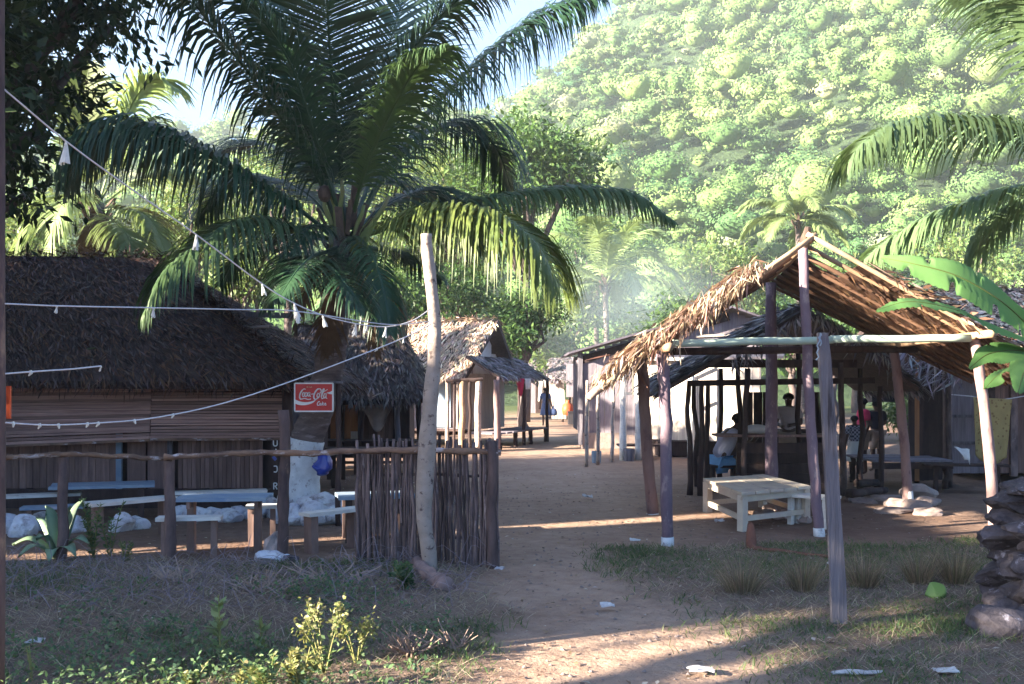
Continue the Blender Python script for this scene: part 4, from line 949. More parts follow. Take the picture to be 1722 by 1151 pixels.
# ------------------------------------------------------------------ open shelter (bare posts, half-thatched roof)
def shelter():
    B = GP(1122, 918); A = GP(1098, 866); Cc = GP(1378, 900); F = GP(1672, 905); E = GP(1528, 850); D = Vector((3.75, 14.4, 0))
    root = empty('open_shelter', (3.4, 12.2, 0), 'open shelter of crooked posts with a half finished thatch roof', 'shelter')
    Bt = P(1113, 590, B.y); At = P(1080, 600, A.y); Ct = P(1350, 410, Cc.y); Ft = P(1640, 572, F.y); Et = P(1503, 585, E.y); Dt = P(1296, 476, 14.4)
    def post(a, b, r0, r1, m, mid=None, foot=None):
        a = a - Vector((0, 0, .05)); pts = catmull([a] + ([mid] if mid is not None else [a.lerp(b, .5) + Vector((R(-.03, .03), 0, 0))]) + [b], 14)
        pts = [p + Vector((R(-.008, .008), R(-.008, .008), 0)) for p in pts]
        o = MB().tube(pts, [r0 + (r1 - r0) * i / 13 for i in range(14)], 10, rough=.07).build('post', M[m], root, smooth=True)
        if foot:
            lo = [p for p in pts if p.z < .62]; hi = a.lerp(b, 0.0); q = pts[0]; t = (pts[3] - pts[0]).normalized()
            MB().tube([q, q + t * foot * .5, q + t * foot], [r0 * 1.10, r0 * 1.10, r0 * 1.07], 10, rough=.06).build('white_foot', M['whitewash'], o, smooth=True)
        return o
    post(B, Bt, .062, .062, 'purplish_post', P(1120, 700, B.y), .14); post(A, At, .075, .075, 'pink_post', None, .07)
    post(Cc, Ct, .058, .055, 'purplish_post', P(1362, 690, Cc.y), .13); post(F, Ft, .06, .055, 'pink_post', P(1664, 760, F.y), .16)
    post(E, Et, .068, .062, 'pink_post', None, .25); post(D, Dt, .095, .075, 'purplish_post')
    # beams
    MB().tube(pole_pts(P(1128, 578, B.y - .06), P(1400, 572, 10.9), .02, 8), .042, 10, rough=.04).build('tie_beam', M['pale_beam'], root, smooth=True)
    MB().tube(pole_pts(P(1396, 571, 10.9), P(1632, 569, F.y - .07), .02, 8), .043, 10, rough=.04).build('tie_beam', M['pale_beam'], root, smooth=True)
    MB().tube(pole_pts(P(1100, 592, A.y), P(1400, 588, 13.4), .02, 8), .05, 8).build('tie_beam', M['dark_wood'], root, smooth=True)
    MB().tube(pole_pts(P(1380, 588, 13.2), P(1540, 588, E.y), .02, 8), .05, 8).build('tie_beam', M['dark_wood'], root, smooth=True)
    rid0 = Ct + Vector((0, -.35, .02)); rid1 = Dt + Vector((.05, .5, .05))
    MB().tube(pole_pts(rid0, rid1, .02, 8), .045, 8).build('ridge_pole', M['bamboo'], root, smooth=True)
    wl0 = Bt + Vector((0, -.5, .02)); wl1 = At + Vector((0, .6, .0)); wr0 = Ft + Vector((0, -.4, .05)); wr1 = Et + Vector((.05, .6, .05))
    MB().tube(pole_pts(wl0, wl1, .02, 8), .045, 8).build('wall_plate', M['bamboo'], root, smooth=True)
    MB().tube(pole_pts(wr0, wr1, .02, 8), .045, 8).build('wall_plate', M['bamboo'], root, smooth=True)
    # rafters: both sides
    nR = 7
    def sl(side, u, v):           # u along the ridge 0..1, v 0 ridge .. 1 eave
        r = rid0.lerp(rid1, u)
        if side < 0: e = Vector((.93, 10.2, 1.68)).lerp(Vector((1.3, 13.6, 1.74)), u)
        else: e = Vector((6.15, 10.7, 1.62)).lerp(Vector((6.75, 14.6, 1.70)), u)
        p = r.lerp(e, v); p.z += .05 * math.sin(math.pi * v) * (1 if side < 0 else -.3); return p
    for side in (-1, 1):
        for k in range(nR if side < 0 else 9):
            u = k / ((nR if side < 0 else 9) - 1); a = sl(side, u, -.02); b = sl(side, u, 1.0)
            MB().tube(pole_pts(a, b, .02, 8), [.028 - .001 * i for i in range(8)], 7).build('rafter', M['bamboo' if k < 2 else 'dark_bamboo'], root, smooth=True)
    # thatch: tied bundles of leaf laid in courses; each course on one slope is a part
    def course(side, u0, u1, v, n, L, pal, sag=.0, lift=.06, name='thatch_course', und=False):
        pts = []; dirs = []; nr = []
        for k in range(n):
            u = u0 + (u1 - u0) * random.random(); vv = v + R(-.02, .02)
            p = sl(side, u, vv); q = sl(side, u, min(vv + .1, 1.1)); d = (q - p).normalized()
            al = (sl(side, min(u + .05, 1), vv) - sl(side, u, vv)).normalized(); nn = al.cross(d); nn = -nn if nn.z < 0 else nn
            pts.append(p + nn * R(.03, lift)); dirs.append((d + al * R(-.25, .25) + nn * R(-.1, .12)).normalized()); nr.append((nn + Vector((R(-.5, .5), R(-.5, .5), R(-.2, .2)))).normalized())
        pts, dirs, nr = (np.array(x) for x in (pts, dirs, nr))
        V, F, C = leaf_arrays(pts, dirs, nr, L * RNG.uniform(.6, 1.2, n), RNG.uniform(.016, .042, n), pick(pal, n, .3), fold=.2)
        o = link(name, npmesh(name, V, F, C), M['thatch_soft'], root); o['kind'] = 'stuff'; return o
    # left slope: covered from a third down to the eave, torn at the front
    for k in range(13):
        v = .24 + k * .056; course(-1, .0 + (.05 if k > 11 else 0), 1.0, v, 320, .38, T_RUST, lift=.05 + .09 * (k % 4 in (1, 2)))
    for k in range(14):
        v = .19 + k * .055; course(1, 0.0 if v < .9 else .3, 1.0, v, 330, .36, T_RUST, lift=.09)
    for k in range(3): course(1, .55, 1.0, .10 + k * .05, 110, .3, T_RUST, lift=.06)
    for k in range(2): course(-1, .45, .95, .10 + k * .06, 80, .3, T_RUST, lift=.06)
    # backing mats under the courses so the light stays out
    for side, v0, u0 in ((-1, .26, 0.02), (1, .19, 0.03)):
        n = 12
        for k in range(n):
            va = v0 + (1.0 - v0) * k / n; vb = v0 + (1.0 - v0) * (k + 1.25) / n; vb = min(vb, 1.02)
            up = Vector((0, 0, .034)); a, b, c, d = (sl(side, u0, va) + up * 1.6, sl(side, .99, va) + up * 1.6, sl(side, .99, vb) + up, sl(side, u0, vb) + up)
            mb = MB(); slab(mb, a, b, c, d, .012); mb.build('leaf_mat', M['leaf_mat'], root)
    for k in range(4):
        va = .03 + .045 * k; vb = va + .06; up = Vector((0, 0, .034)); mb = MB(); slab(mb, sl(1, .36, va) + up * 1.6, sl(1, .99, va) + up * 1.6, sl(1, .99, vb) + up, sl(1, .36, vb) + up, .012); mb.build('leaf_mat', M['leaf_mat'], root)
        course(1, .34, 1.0, va, 160, .3, T_RUST, lift=.08)
    # leaf ribs showing on the underside
    n = 2600; uu = RNG.uniform(.03, .97, n); vv = RNG.uniform(.19, .98, n); P0 = np.array([tuple(sl(1, a, b)) for a, b in zip(uu, vv)]); P1 = np.array([tuple(sl(1, min(a + .05, 1), b + .07)) for a, b in zip(uu, vv)])
    V, Fc, C = leaf_arrays(P0 + np.array([0, 0, .012]), nrmz(P1 - P0 + RNG.normal(size=(n, 3)) * .03), nrmz(np.array([[.5, 0, .85]]) + rdir(n) * .3), RNG.uniform(.14, .3, n), RNG.uniform(.012, .028, n), pick([(.17, .085, .045), (.11, .055, .032), (.24, .13, .065), (.07, .036, .025)], n, .3), fold=.1)
    o = link('leaf_ribs', npmesh('leaf_ribs', V, Fc, C), M['thatch'], root); o['kind'] = 'stuff'
    # battens under the right slope
    for k in range(6):
        v = .32 + k * .12; MB().tube(pole_pts(sl(1, 0, v) + Vector((0, 0, .032)), sl(1, 1, v) + Vector((0, 0, .032)), .01, 5), .013, 5).build('batten', M['dark_bamboo'], root)
    # shreds hanging off the torn front edge
    n = 900; v = RNG.uniform(.25, 1.0, n); P0 = np.array([tuple(sl(-1, 0, a)) for a in v]) + RNG.normal(size=(n, 3)) * np.array([.06, .14, .05]) + np.array([0, -.05, .07])
    clump = np.sin(v * 38) > -.2
    d = nrmz(np.array([-.35, -.25, -1.0]) + RNG.normal(size=(n, 3)) * .4); L = np.where(clump, RNG.uniform(.12, .42, n), RNG.uniform(.06, .2, n))
    V, Fc, C = leaf_arrays(P0, d, rdir(n), L, RNG.uniform(.012, .034, n), pick(T_RUST + [(.42, .33, .25), (.5, .4, .3)], n, .3), fold=.2)
    o = link('torn_edge', npmesh('torn_edge', V, Fc, C), M['thatch_soft'], root); o['kind'] = 'stuff'
    n = 160; v = RNG.uniform(.25, 1.0, n); P0 = np.array([tuple(sl(1, 0, a)) for a in v]) + RNG.normal(size=(n, 3)) * np.array([.05, .06, .03]) + np.array([0, 0, .06])
    V, Fc, C = leaf_arrays(P0, nrmz(np.array([.8, -.5, -.3]) + RNG.normal(size=(n, 3)) * .4), rdir(n), RNG.uniform(.08, .22, n), RNG.uniform(.02, .05, n), pick(T_RUST, n, .3), fold=.2)
    o = link('torn_edge', npmesh('torn_edge', V, Fc, C), M['thatch_soft'], root); o['kind'] = 'stuff'
    MB().tube(pole_pts(sl(-1, .02, .9) + Vector((0, -.05, -.03)), sl(-1, .02, 1.07) + Vector((0, -.05, -.03)), .01, 5), .04, 8).build('rafter_end', M['pale_bark'], root, smooth=True)
    MB().tube(pole_pts(rid0 + Vector((-.06, .1, -.1)), rid0 + Vector((-.03, .05, .12)), .01, 4), [.05, .055, .05, .03], 7).build('lashing', M['fibre'], root)
    for px, Yb in ((986, 20.4), (1005, 20.9), (1029, 21.6)):
        pole('prop_stick', (X(px, Yb), Yb, 0), P(px + 2, 640, Yb), .04, .035, M['pale_bark'], root)
    return sl
sl = shelter()

# weathered plank standing in the grass, with a scrap of blue string
pk = empty('plank_post', (X(1411, 6.8), 6.8, 0), 'grey weathered plank standing upright in the grass before the shelter', 'post')
mbp = MB(); cur = [P(1411, 1062, 6.8), P(1408, 980, 6.8), P(1402, 860, 6.8), P(1394, 720, 6.8), P(1386, 600, 6.8), P(1383, 560, 6.8)]
for i, (p, w) in enumerate(zip(cur, (.052, .05, .047, .043, .037, .034))):
    for sx, sy in ((-1, -.5), (1, -.5), (1, .5), (-1, .5)): mbp.v.append(tuple(p + Vector((sx * w + R(-.004, .004), sy * .05, 0))))
for i in range(5):
    for k in range(4): a = i * 4 + k; b = i * 4 + (k + 1) % 4; mbp.f.append((a, b, b + 4, a + 4))
mbp.f += [(3, 2, 1, 0), (20, 21, 22, 23)]
mbp.build('plank', M['post_plank'], pk)
MB().tube(pole_pts(P(1379, 582, 6.75), P(1380, 560, 6.73), .02, 6) + pole_pts(P(1378, 575, 6.74), P(1372, 606, 6.75), .02, 6), .005, 5).build('blue_string', M['blue_wood'], pk)

# ------------------------------------------------------------------ thatched kiosk under and behind the shelter
def kiosk():
    root = empty('thatched_kiosk', (4.2, 16.0, 0), 'dark thatched kiosk with a plank counter behind the shelter posts', 'kiosk')
    y0, y1 = 14.9, 17.6; pk_ = (4.45, 2.82); le = (2.30, 1.64); re = (6.1, 1.62)
    hut_roof(root, [((le[0], y1, le[1]), (le[0], y0, le[1]), (pk_[0], y0 + .1, pk_[1]), (pk_[0], y1, pk_[1])), ((re[0], y0, re[1]), (re[0], y1, re[1]), (pk_[0], y1, pk_[1]), (pk_[0], y0 + .1, pk_[1]))],
             [(.10, .08, .085), (.15, .125, .13), (.06, .048, .05), (.22, .19, .19)], 420, .30, .045, t=.06, lift=.10, ang=.5, ridge=[((pk_[0], y0, pk_[1]), (pk_[0], y1, pk_[1]))])
    for px, Y, py in ((1160, 15.1, 640), (1178, 15.0, 640), (1188, 15.6, 640), (1172, 16.4, 640), (1245, 15.2, 590), (1253, 15.0, 620), (1345, 15.2, 570), (1418, 15.0, 610), (1448, 15.3, 620), (1480, 15.5, 650), (1210, 17.4, 620), (1380, 17.4, 600)):
        pole('post', (X(px, Y), Y, 0), P(px + R(-5, 5), py, Y), R(.035, .055), R(.03, .045), M['dark_wood'] if px not in (1253, 1418) else M['stick'], root, wob=.03)
    MB().plank(P(1158, 645, 15.0), P(1470, 640, 15.0), .09, .06).build('eave_beam', M['dark_wood'], root)
    MB().plank(P(1190, 612, 15.1), P(1440, 612, 15.1), .12, .05).build('tie_beam', M['dark_wood'], root)
    # counter: front planks, top
    for k in range(5): MB().plank((X(1240, 15), 15.05 + R(-.01, .01), .10 + k * .155), (X(1392, 15), 15.05 + R(-.01, .01), .10 + k * .155), .148, .03).build('counter_plank', M['dark_wood'], root)
    MB().plank((X(1205, 15.2), 15.3, .90), (X(1395, 15.2), 15.3, .90), .55, .035, (0, 0, 1)).build('counter_top', M['brown_board'], root)
    for k in range(9): MB().plank((X(1262 + k * 16, 17.3), 17.45, .1), (X(1262 + k * 16, 17.3), 17.45, 1.55 if k < 3 or k > 6 else .9), .155, .02).build('back_board', M['dark_wood'], root)
    # rolled leaf ends dangling from the ridge end
    n = 220; P0 = np.array([[R(3.2, 5.7), R(14.6, 15.0), 0] for _ in range(n)]); P0[:, 2] = 2.82 - np.abs(P0[:, 0] - 4.45) * .63
    V, Fc, C = leaf_arrays(P0, nrmz(np.array([0, -.5, -1.0]) + RNG.normal(size=(n, 3)) * .45), rdir(n), RNG.uniform(.15, .45, n), RNG.uniform(.02, .05, n), pick([(.12, .10, .105), (.22, .19, .19), (.30, .26, .25)], n, .3), fold=.2)
    o = link('hanging_leaves', npmesh('hanging_leaves', V, Fc, C), M['thatch'], root); o['kind'] = 'stuff'
kiosk()
sb = MB(); sb.plank((X(1195, 15.5), 15.6, .40), (X(1240, 15.5), 15.6, .40), .3, .04, (0, 0, 1)); 
for px in (1200, 1236): sb.plank((X(px, 15.5), 15.6, 0), (X(px, 15.5), 15.6, .38), .05, .25)
tag(sb.build('stool', M['dark_wood'], origin=(X(1217, 15.5), 15.6, 0)), 'low dark stool under the seated man at the kiosk', 'stool')
bun = lathe_obj('cloth_bundle', [(.02, 0), (.16, .01), (.24, .06), (.20, .12), (.08, .17), (.02, .18)], (X(1272, 15.3), 15.3, .922), 'plain_cloth', 'pale cloth bundle lying on the kiosk counter', 'bundle', squash=.5)
bun.scale = (1.1, 1, .8)

# ------------------------------------------------------------------ hut at the right edge: boards, thatch, platform
def right_hut():
    root = empty('thatched_hut', (8.6, 17.2, 0), 'grey boarded hut with a sunlit thatch roof behind the banana leaves', 'hut')
    A = (7.0, 16.2, 2.05); B = (12.2, 16.0, 2.05); Cc = (12.2, 19.4, 3.62); D = (7.6, 19.4, 3.50)
    hut_roof(root, [(A, B, Cc, D), ((12.2, 22.6, 2.05), (7.0, 22.6, 2.05), D, Cc)], T_PALE, 260, .24, .05, ridge=[(D, Cc)], lift=.06, ang=.6)
    Yw = 17.2
    boards(root, X(1600, Yw), X(1662, Yw), .15, 2.1, Yw, .16, 'grey_board')
    boards(root, X(1662, Yw), 11.5, .15, 2.1, Yw, .2, 'brown_board')
    for px in (1664, 1702): MB().plank((X(px, Yw), Yw - .05, .1), (X(px, Yw), Yw - .05, 2.1), .12, .06).build('wall_post', M['stick'], root)
    for py in (700, 745): MB().plank((X(1600, Yw), Yw - .03, Z(py, Yw)), (X(1665, Yw), Yw - .03, Z(py, Yw)), .05, .03).build('wall_rail', M['grey_plank'], root)
    for k in range(7): MB().plank((6.72 + k * .1, 16.75 + k * .05, .05), (6.72 + k * .1, 16.75 + k * .05, 2.1), .10, .03).build('side_board', M['orange_board'] if k == 1 else M['dark_wood'], root)
    pole('porch_post', (X(1596, 16.3), 16.3, 0), (X(1594, 16.3), 16.3, 2.1), .055, .05, M['stick'], root)
    MB().box((9.6, 18.8, 1), (1.5, 1.3, .9)).build('inner_wall', M['dark_wood'], root)
    # drooping leaves at the eave corner
    n = 260; P0 = np.stack([RNG.uniform(6.2, 7.4, n), RNG.uniform(15.9, 16.5, n), RNG.uniform(1.75, 2.35, n)], 1)
    V, Fc, C = leaf_arrays(P0, nrmz(np.array([-.5, -.3, -.8]) + RNG.normal(size=(n, 3)) * .5), rdir(n), RNG.uniform(.2, .55, n), RNG.uniform(.02, .05, n), pick(T_GREY, n, .4), fold=.2)
    o = link('eave_leaves', npmesh('eave_leaves', V, Fc, C), M['thatch'], root); o['kind'] = 'stuff'
right_hut()
def platform():
    root = empty('bamboo_platform', (6.4, 16.6, 0), 'low slatted platform beside the dark hut wall', 'platform')
    for k in range(10): MB().plank((5.75, 15.9 + k * .14, .46), (7.05, 15.95 + k * .14, .46), .12, .03, (0, 0, 1), jit=.004).build('slat', M['grey_board'], root)
    for x in (5.85, 6.95):
        for y in (15.95, 17.1): pole('leg', (x, y, 0), (x, y, .44), .05, .045, M['dark_wood'], root)
    MB().plank((5.75, 15.88, .38), (7.05, 15.92, .38), .1, .04).build('edge_board', M['dark_wood'], root)
platform()
fc = cloth('printed_cloth', (P(1636, 668, 16.4), P(1702, 672, 16.4), P(1694, 770, 16.4), P(1640, 765, 16.4)), 20, 18, .12, .03, 'flowered', 'yellow printed cloth hung up to dry against the boarded hut', 'cloth', tip=.14)
ln = MB().tube([P(1600, 664, 16.42), P(1636, 667, 16.42), P(1668, 675, 16.42), P(1702, 670, 16.42), P(1760, 660, 16.42)], .008, 5).build('drying_line', M['rope']); tag(ln, 'line carrying the yellow printed cloth', 'line')
def simple_bench(name, label, cat, x0, x1, y0, y1, z, w, matk, legk, legs=2, t=.035, group=None, leg_w=.07, boards_n=1, apron=False, cross=False):
    """bench or table whose long side runs from (x0,y0) to (x1,y1)"""
    a = Vector((x0, y0, z)); b = Vector((x1, y1, z)); d = (b - a).normalized(); n = Vector((-d.y, d.x, 0))
    root = empty(name, ((x0 + x1) / 2, (y0 + y1) / 2, 0), label, cat, group)
    bw = w / boards_n
    for k in range(boards_n):
        o = n * (-w / 2 + bw * (k + .5)); MB().plank(a + o + d * R(-.015, .015), b + o + d * R(-.015, .015) + Vector((0, 0, R(-.006, .006))), bw - .008, t, (0, 0, 1), jit=.003).build('top_board' if boards_n > 1 else 'seat', M[matk], root)
    ins = .13 * (b - a).length
    for e in (a + d * ins, b - d * ins):
        if legs == 2:
            MB().plank((e.x, e.y, -.03), (e.x, e.y, z - t / 2), leg_w * 1.3, leg_w * .8, d, jit=.004).build('leg', M[legk], root)
        else:
            for s in (-1, 1): q = e + n * s * (w / 2 - leg_w); MB().plank((q.x, q.y, -.03), (q.x, q.y, z - t / 2), leg_w, leg_w, d, jit=.004).build('leg', M[legk], root)
        if apron: MB().plank(e - n * (w / 2 - .03) + Vector((0, 0, -t / 2 - .035)), e + n * (w / 2 - .03) + Vector((0, 0, -t / 2 - .035)), .07, .03, d).build('cleat', M[legk], root)
    return root
simple_bench('bench', 'dark low bench against the boarded hut under the printed cloth', 'bench', X(1560, 15.6), X(1690, 15.6), 15.7, 15.5, .42, .3, 'dark_wood', 'dark_wood')
sc_ = cloth('paper_sheet', (P(1604, 752, 15.4), P(1630, 756, 15.4), P(1632, 780, 15.3), P(1618, 768, 15.3)), 6, 5, 0, .02, 'plain_cloth', 'crumpled white sheet leaning on the dark bench by the hut', 'sheet')

# ------------------------------------------------------------------ low cream table beside the shelter
def cream_table():
    c = [Vector((2.60, 11.3, 0)), Vector((3.62, 12.05, 0)), Vector((3.45, 13.65, 0)), Vector((2.50, 13.05, 0))]; z = .445
    root = empty('low_table', (3.05, 12.5, 0), 'low cream painted table of rough boards beside the shelter', 'table')
    for k in range(5):
        u0, u1 = k / 5, (k + 1) / 5
        a = c[0].lerp(c[1], u0 + .006); b = c[0].lerp(c[1], u1 - .006); cc_ = c[3].lerp(c[2], u1 - .006); d = c[3].lerp(c[2], u0 + .006)
        mb = MB(); up = Vector((0, 0, z + R(-.004, .004))); slab(mb, a + up, b + up, cc_ + up, d + up, .035); mb.build('top_board', M['cream_wood'], root)
    cen = sum(c, Vector()) / 4; ft = [p.lerp(cen, .10) for p in c]
    for p in ft: MB().plank((p.x, p.y, -.03), (p.x, p.y, z - .04), .085, .085, (.5, -.8, 0), jit=.003).build('leg', M['cream_wood'], root)
    for i in range(4):
        a, b = ft[i], ft[(i + 1) % 4]; dd = (b - a).normalized() * .04; nn = Vector((dd.y, -dd.x, 0))
        MB().plank(a + dd + Vector((0, 0, .13)), b - dd + Vector((0, 0, .13)), .06, .035, nn).build('stretcher', M['cream_wood'], root)
        MB().plank(a + dd + Vector((0, 0, z - .085)), b - dd + Vector((0, 0, z - .085)), .075, .03, nn).build('apron', M['cream_wood'], root)
cream_table()
simple_bench('stool', 'small whitish stool just behind the grey upright plank', 'stool', X(1330, 12.0), X(1400, 11.7), 12.1, 11.6, .34, .26, 'white_wood', 'white_wood', legs=4, leg_w=.06)

# ------------------------------------------------------------------ stones and bits round the shelter
def rock(name, loc, s, matk, label=None, cat='stone', group=None, seed=0, parent=None, sub=3, rough=.35, cuts=7):
    """a broken stone: a ball cut by random planes, then roughened"""
    bm = bmesh.new(); bmesh.ops.create_icosphere(bm, subdivisions=sub, radius=1); rs = random.Random(seed * 13 + 5); pl = []
    for _ in range(cuts):
        v = Vector((rs.gauss(0, 1), rs.gauss(0, 1), rs.gauss(0, 1))).normalized(); pl.append((v, rs.uniform(.55, .85)))
    for v in bm.verts:
        for n, d in pl:
            e = v.co.dot(n) - d
            if e > 0: v.co -= n * e * .9
        v.co *= 1 + mnoise.noise(v.co * 1.6 + Vector((seed, seed * 2, 0))) * rough * .5 + mnoise.noise(v.co * 5 + Vector((seed, 5, seed))) * rough * .18
        v.co.x *= s[0] * 1.15; v.co.y *= s[1] * 1.15; v.co.z *= s[2] * 1.15
    me = bpy.data.meshes.new(name); bm.to_mesh(me); bm.free(); me.transform(Matrix.Translation(Vector(loc)))
    o = link(name, me, M[matk], parent, origin=None if parent else Vector((loc[0], loc[1], 0)))
    if label: tag(o, label, cat, group)
    return o
for k, (px, py, w, h) in enumerate([(1452, 846, .22, .06), (1490, 842, .2, .07), (1515, 852, .2, .09), (1535, 858, .22, .10), (1558, 850, .18, .09), (1545, 838, .24, .16), (1500, 862, .26, .05), (1560, 866, .2, .06)]):
    g = GP(px, py); rock('stone', (g.x, g.y, h * .4), (w, w * .8, h), 'tan_stone', 'tan stone heaped round the foot of the back shelter post', 'stone', 'stones at the shelter post', seed=k)
for k, (px, py) in enumerate([(1285, 870), (1310, 872), (1330, 866), (1350, 878), (1295, 860)]):
    g = GP(px, py); rock('stone', (g.x, g.y, .03), (R(.08, .15), R(.08, .14), R(.05, .08)), 'tan_stone', 'small tan stone lying under the cream table', 'stone', 'stones under the cream table', seed=30 + k)
for k, (a, b) in enumerate((((1425, 838), (1490, 832)), ((1432, 845), (1480, 838)), ((1440, 832), (1478, 828)))):
    p = GP(*a); q = GP(*b); p.z = .07 + .05 * k; q.z = .07 + .04 * k
    tag(pole('firewood_log', p, q, .065, .05, M['dark_wood'], wob=.03, origin=(p.x, p.y, 0)), ('longest dark firewood log, at the bottom of the small pile', 'dark firewood log lying nearest the viewer in the small pile', 'short dark firewood log on top of the small pile')[k], 'log', 'firewood behind the plank')
# rough stone wall stub at the edge of the picture
def stone_stub():
    root = empty('stone_wall', (3.9, 7.0, 0), 'rough grey stone wall stub standing at the edge of the grass', 'wall')
    k = 0
    for row, (z, h, x0) in enumerate(((.08, .13, 3.60), (.26, .11, 3.68), (.41, .10, 3.66), (.55, .09, 3.72), (.68, .09, 3.74), (.80, .08, 3.78), (.90, .07, 3.84))):
        for c in range(5):
            for d in range(2):
                k += 1; rock('stone', (x0 + c * .33 + R(-.05, .05), 6.95 + d * .32 + R(-.04, .04), z), (.25 + R(-.10, .08), .22, h * R(.8, 1.25)), 'stone', seed=60 + k, parent=root, rough=.7, sub=3, cuts=14)
    rock('stone', (X(1695, 6.5), 6.6, .06), (.2, .2, .12), 'stone', seed=99, parent=root)
stone_stub()

# ------------------------------------------------------------------ banana plant at the right
def banana_leaf(root, pts, W, tilt, nick=()):
    W *= .84
    NS = 70; cur = catmull([P(*p) for p in pts], NS + 1); V = []; F = []; up0 = Vector(tilt); fr = R(0, 9)
    for i, p in enumerate(cur):
        t = i / NS; tan = (cur[min(i + 1, NS)] - cur[max(i - 1, 0)]).normalized(); side = tan.cross(up0).normalized(); nn = side.cross(tan)
        w = W * (math.sin(math.pi * min(1, t ** .72 * .96 + .03)) ** .7)
        for s in (-1, -.6, -.02, .02, .6, 1):
            rip = mnoise.noise((t * 9, s * 2, W * 7)) * .06
            for (n0, sd) in nick:
                if abs(t - n0) < .014 and s * sd > .5: w_ = .35; break
            else: w_ = 1
            V.append(p + side * s * w * w_ * (1 + rip) + nn * (abs(s) * .28 * w - .35 * w * s * s + (.0045 if i % 2 else -.0045) * abs(s) + mnoise.noise((t * 6 + fr, s * 1.5, 0)) * .03 * abs(s)))
    for i in range(NS):
        for k in range(5): a = i * 6 + k; F.append((a, a + 1, a + 7, a + 6))
    mb = MB(); mb.add(V, F); o = mb.build('leaf', M['banana'], root, smooth=True)
    MB().tube(cur, [.014 * (1 - .8 * i / NS) for i in range(NS + 1)], 6).build('midrib', M['frond_lit'], o, smooth=True)
    return o
ban = empty('banana_plant', (X(1795, 8.3), 8.3, 0), 'banana plant with broad torn leaves hanging in before the shelter', 'banana plant')
trunk_tube([Vector((X(1795, 8.3), 8.3, -.05)), Vector((X(1785, 8.3), 8.3, 1.0)), P(1775, 590, 8.3)], [.11, .09, .06], 20, .01).build('stem', M['rachis'], ban, smooth=True)
banana_leaf(ban, [(1775, 600, 8.3), (1735, 555, 8.2), (1680, 505, 8.0), (1610, 465, 7.9), (1540, 445, 7.9), (1482, 434, 8.0)], .26, (-.15, -.75, .6), nick=((.5, 1), (.62, -1), (.3, -1), (.74, 1), (.42, -1), (.83, -1)))
banana_leaf(ban, [(1775, 600, 8.3), (1730, 575, 8.0), (1670, 548, 7.7), (1600, 520, 7.5), (1530, 508, 7.4), (1474, 522, 7.4)], .20, (0, -.45, .9), nick=((.55, -1), (.3, -1), (.75, -1), (.42, 1), (.66, 1), (.86, 1)))
banana_leaf(ban, [(1775, 605, 8.3), (1740, 595, 8.0), (1700, 590, 7.8), (1660, 597, 7.7), (1630, 620, 7.7)], .19, (.1, -.5, .85), nick=((.6, 1),))
banana_leaf(ban, [(1775, 605, 8.3), (1750, 612, 8.4), (1710, 618, 8.5), (1680, 630, 8.6), (1655, 655, 8.6)], .2, (0, -.3, .9))
banana_leaf(ban, [(1775, 600, 8.3), (1790, 500, 8.2), (1830, 430, 8.2), (1900, 400, 8.2), (1980, 430, 8.2)], .24, (0, -.5, .9))
banana_leaf(ban, [(1775, 605, 8.3), (1745, 600, 7.9), (1725, 620, 7.5), (1712, 660, 7.2)], .17, (.2, -.3, .9))
banana_leaf(ban, [(1775, 590, 8.3), (1780, 480, 8.6), (1790, 380, 9.0), (1800, 320, 9.5)], .22, (0, -1, .3))

# ------------------------------------------------------------------ rail fence, picket screen, tall pole
def fence():
    Yf = 9.35
    root = empty('rail_fence', (X(420, Yf), Yf, 0), 'rustic rail fence with a dense screen of upright sticks', 'fence')
    for px, top, r, lean in ((105, 764, .05, 2), (287, 768, .055, -3), (474, 690, .055, 3)):
        pole('fence_post', (X(px, Yf), Yf, -.05), P(px + lean, top, Yf), r, r * .9, M['post'], root, wob=.02, rough=.12, n=14)
    def rail(pts, r, m):
        c = catmull(pts, 40); c = [p + Vector((0, R(-.004, .004), R(-.007, .007))) for p in c]
        MB().tube(c, [r * (1 + R(-.2, .2)) for _ in c], 8, rough=.14).build('rail', M[m], root, smooth=True)
    rail([P(-40, 772, Yf - .08), P(60, 767, Yf - .08), P(108, 765, Yf - .08), P(200, 768, Yf - .08), P(290, 773, Yf - .08)], .022, 'rail')
    rail([P(276, 769, Yf - .09), P(360, 766, Yf - .09), P(440, 761, Yf - .09), P(520, 763, Yf - .11), P(620, 758, Yf - .2), P(740, 758, Yf - .32), P(842, 761, Yf - .42)], .028, 'rail')
    # upright sticks
    x0, x1 = 604, 838
    n = 78
    for k in range(n):
        t = k / (n - 1); px = x0 + (x1 - x0) * t + R(-1.2, 1.2); Y = 9.28 - .34 * t + R(-.018, .018)
        top = (748 + R(-9, 9)) if random.random() < .8 else R(730, 742)
        if t > .93: top = R(736, 746)
        r = R(.010, .018)
        a = Vector((X(px, Y), Y, -.04)); b = P(px + R(-4, 4), top, Y)
        pole('stick', a, b, r, r * R(.7, .95), M['stick'], root, wob=.016, sides=6, rough=.12, n=9)
    pole('end_post', (X(829, 8.92), 8.92, -.05), P(826, 742, 8.92), .048, .045, M['post'], root, wob=.02, rough=.1, n=12)
    pole('end_post', (X(606, 9.3), 9.3, -.05), P(606, 760, 9.3), .035, .03, M['post'], root, wob=.02, rough=.1)
    for py in (800, 905):
        rail([P(604, py, 9.32), P(720, py - 2, 9.16), P(838, py + 2, 8.98)], .014, 'stick')
fence()
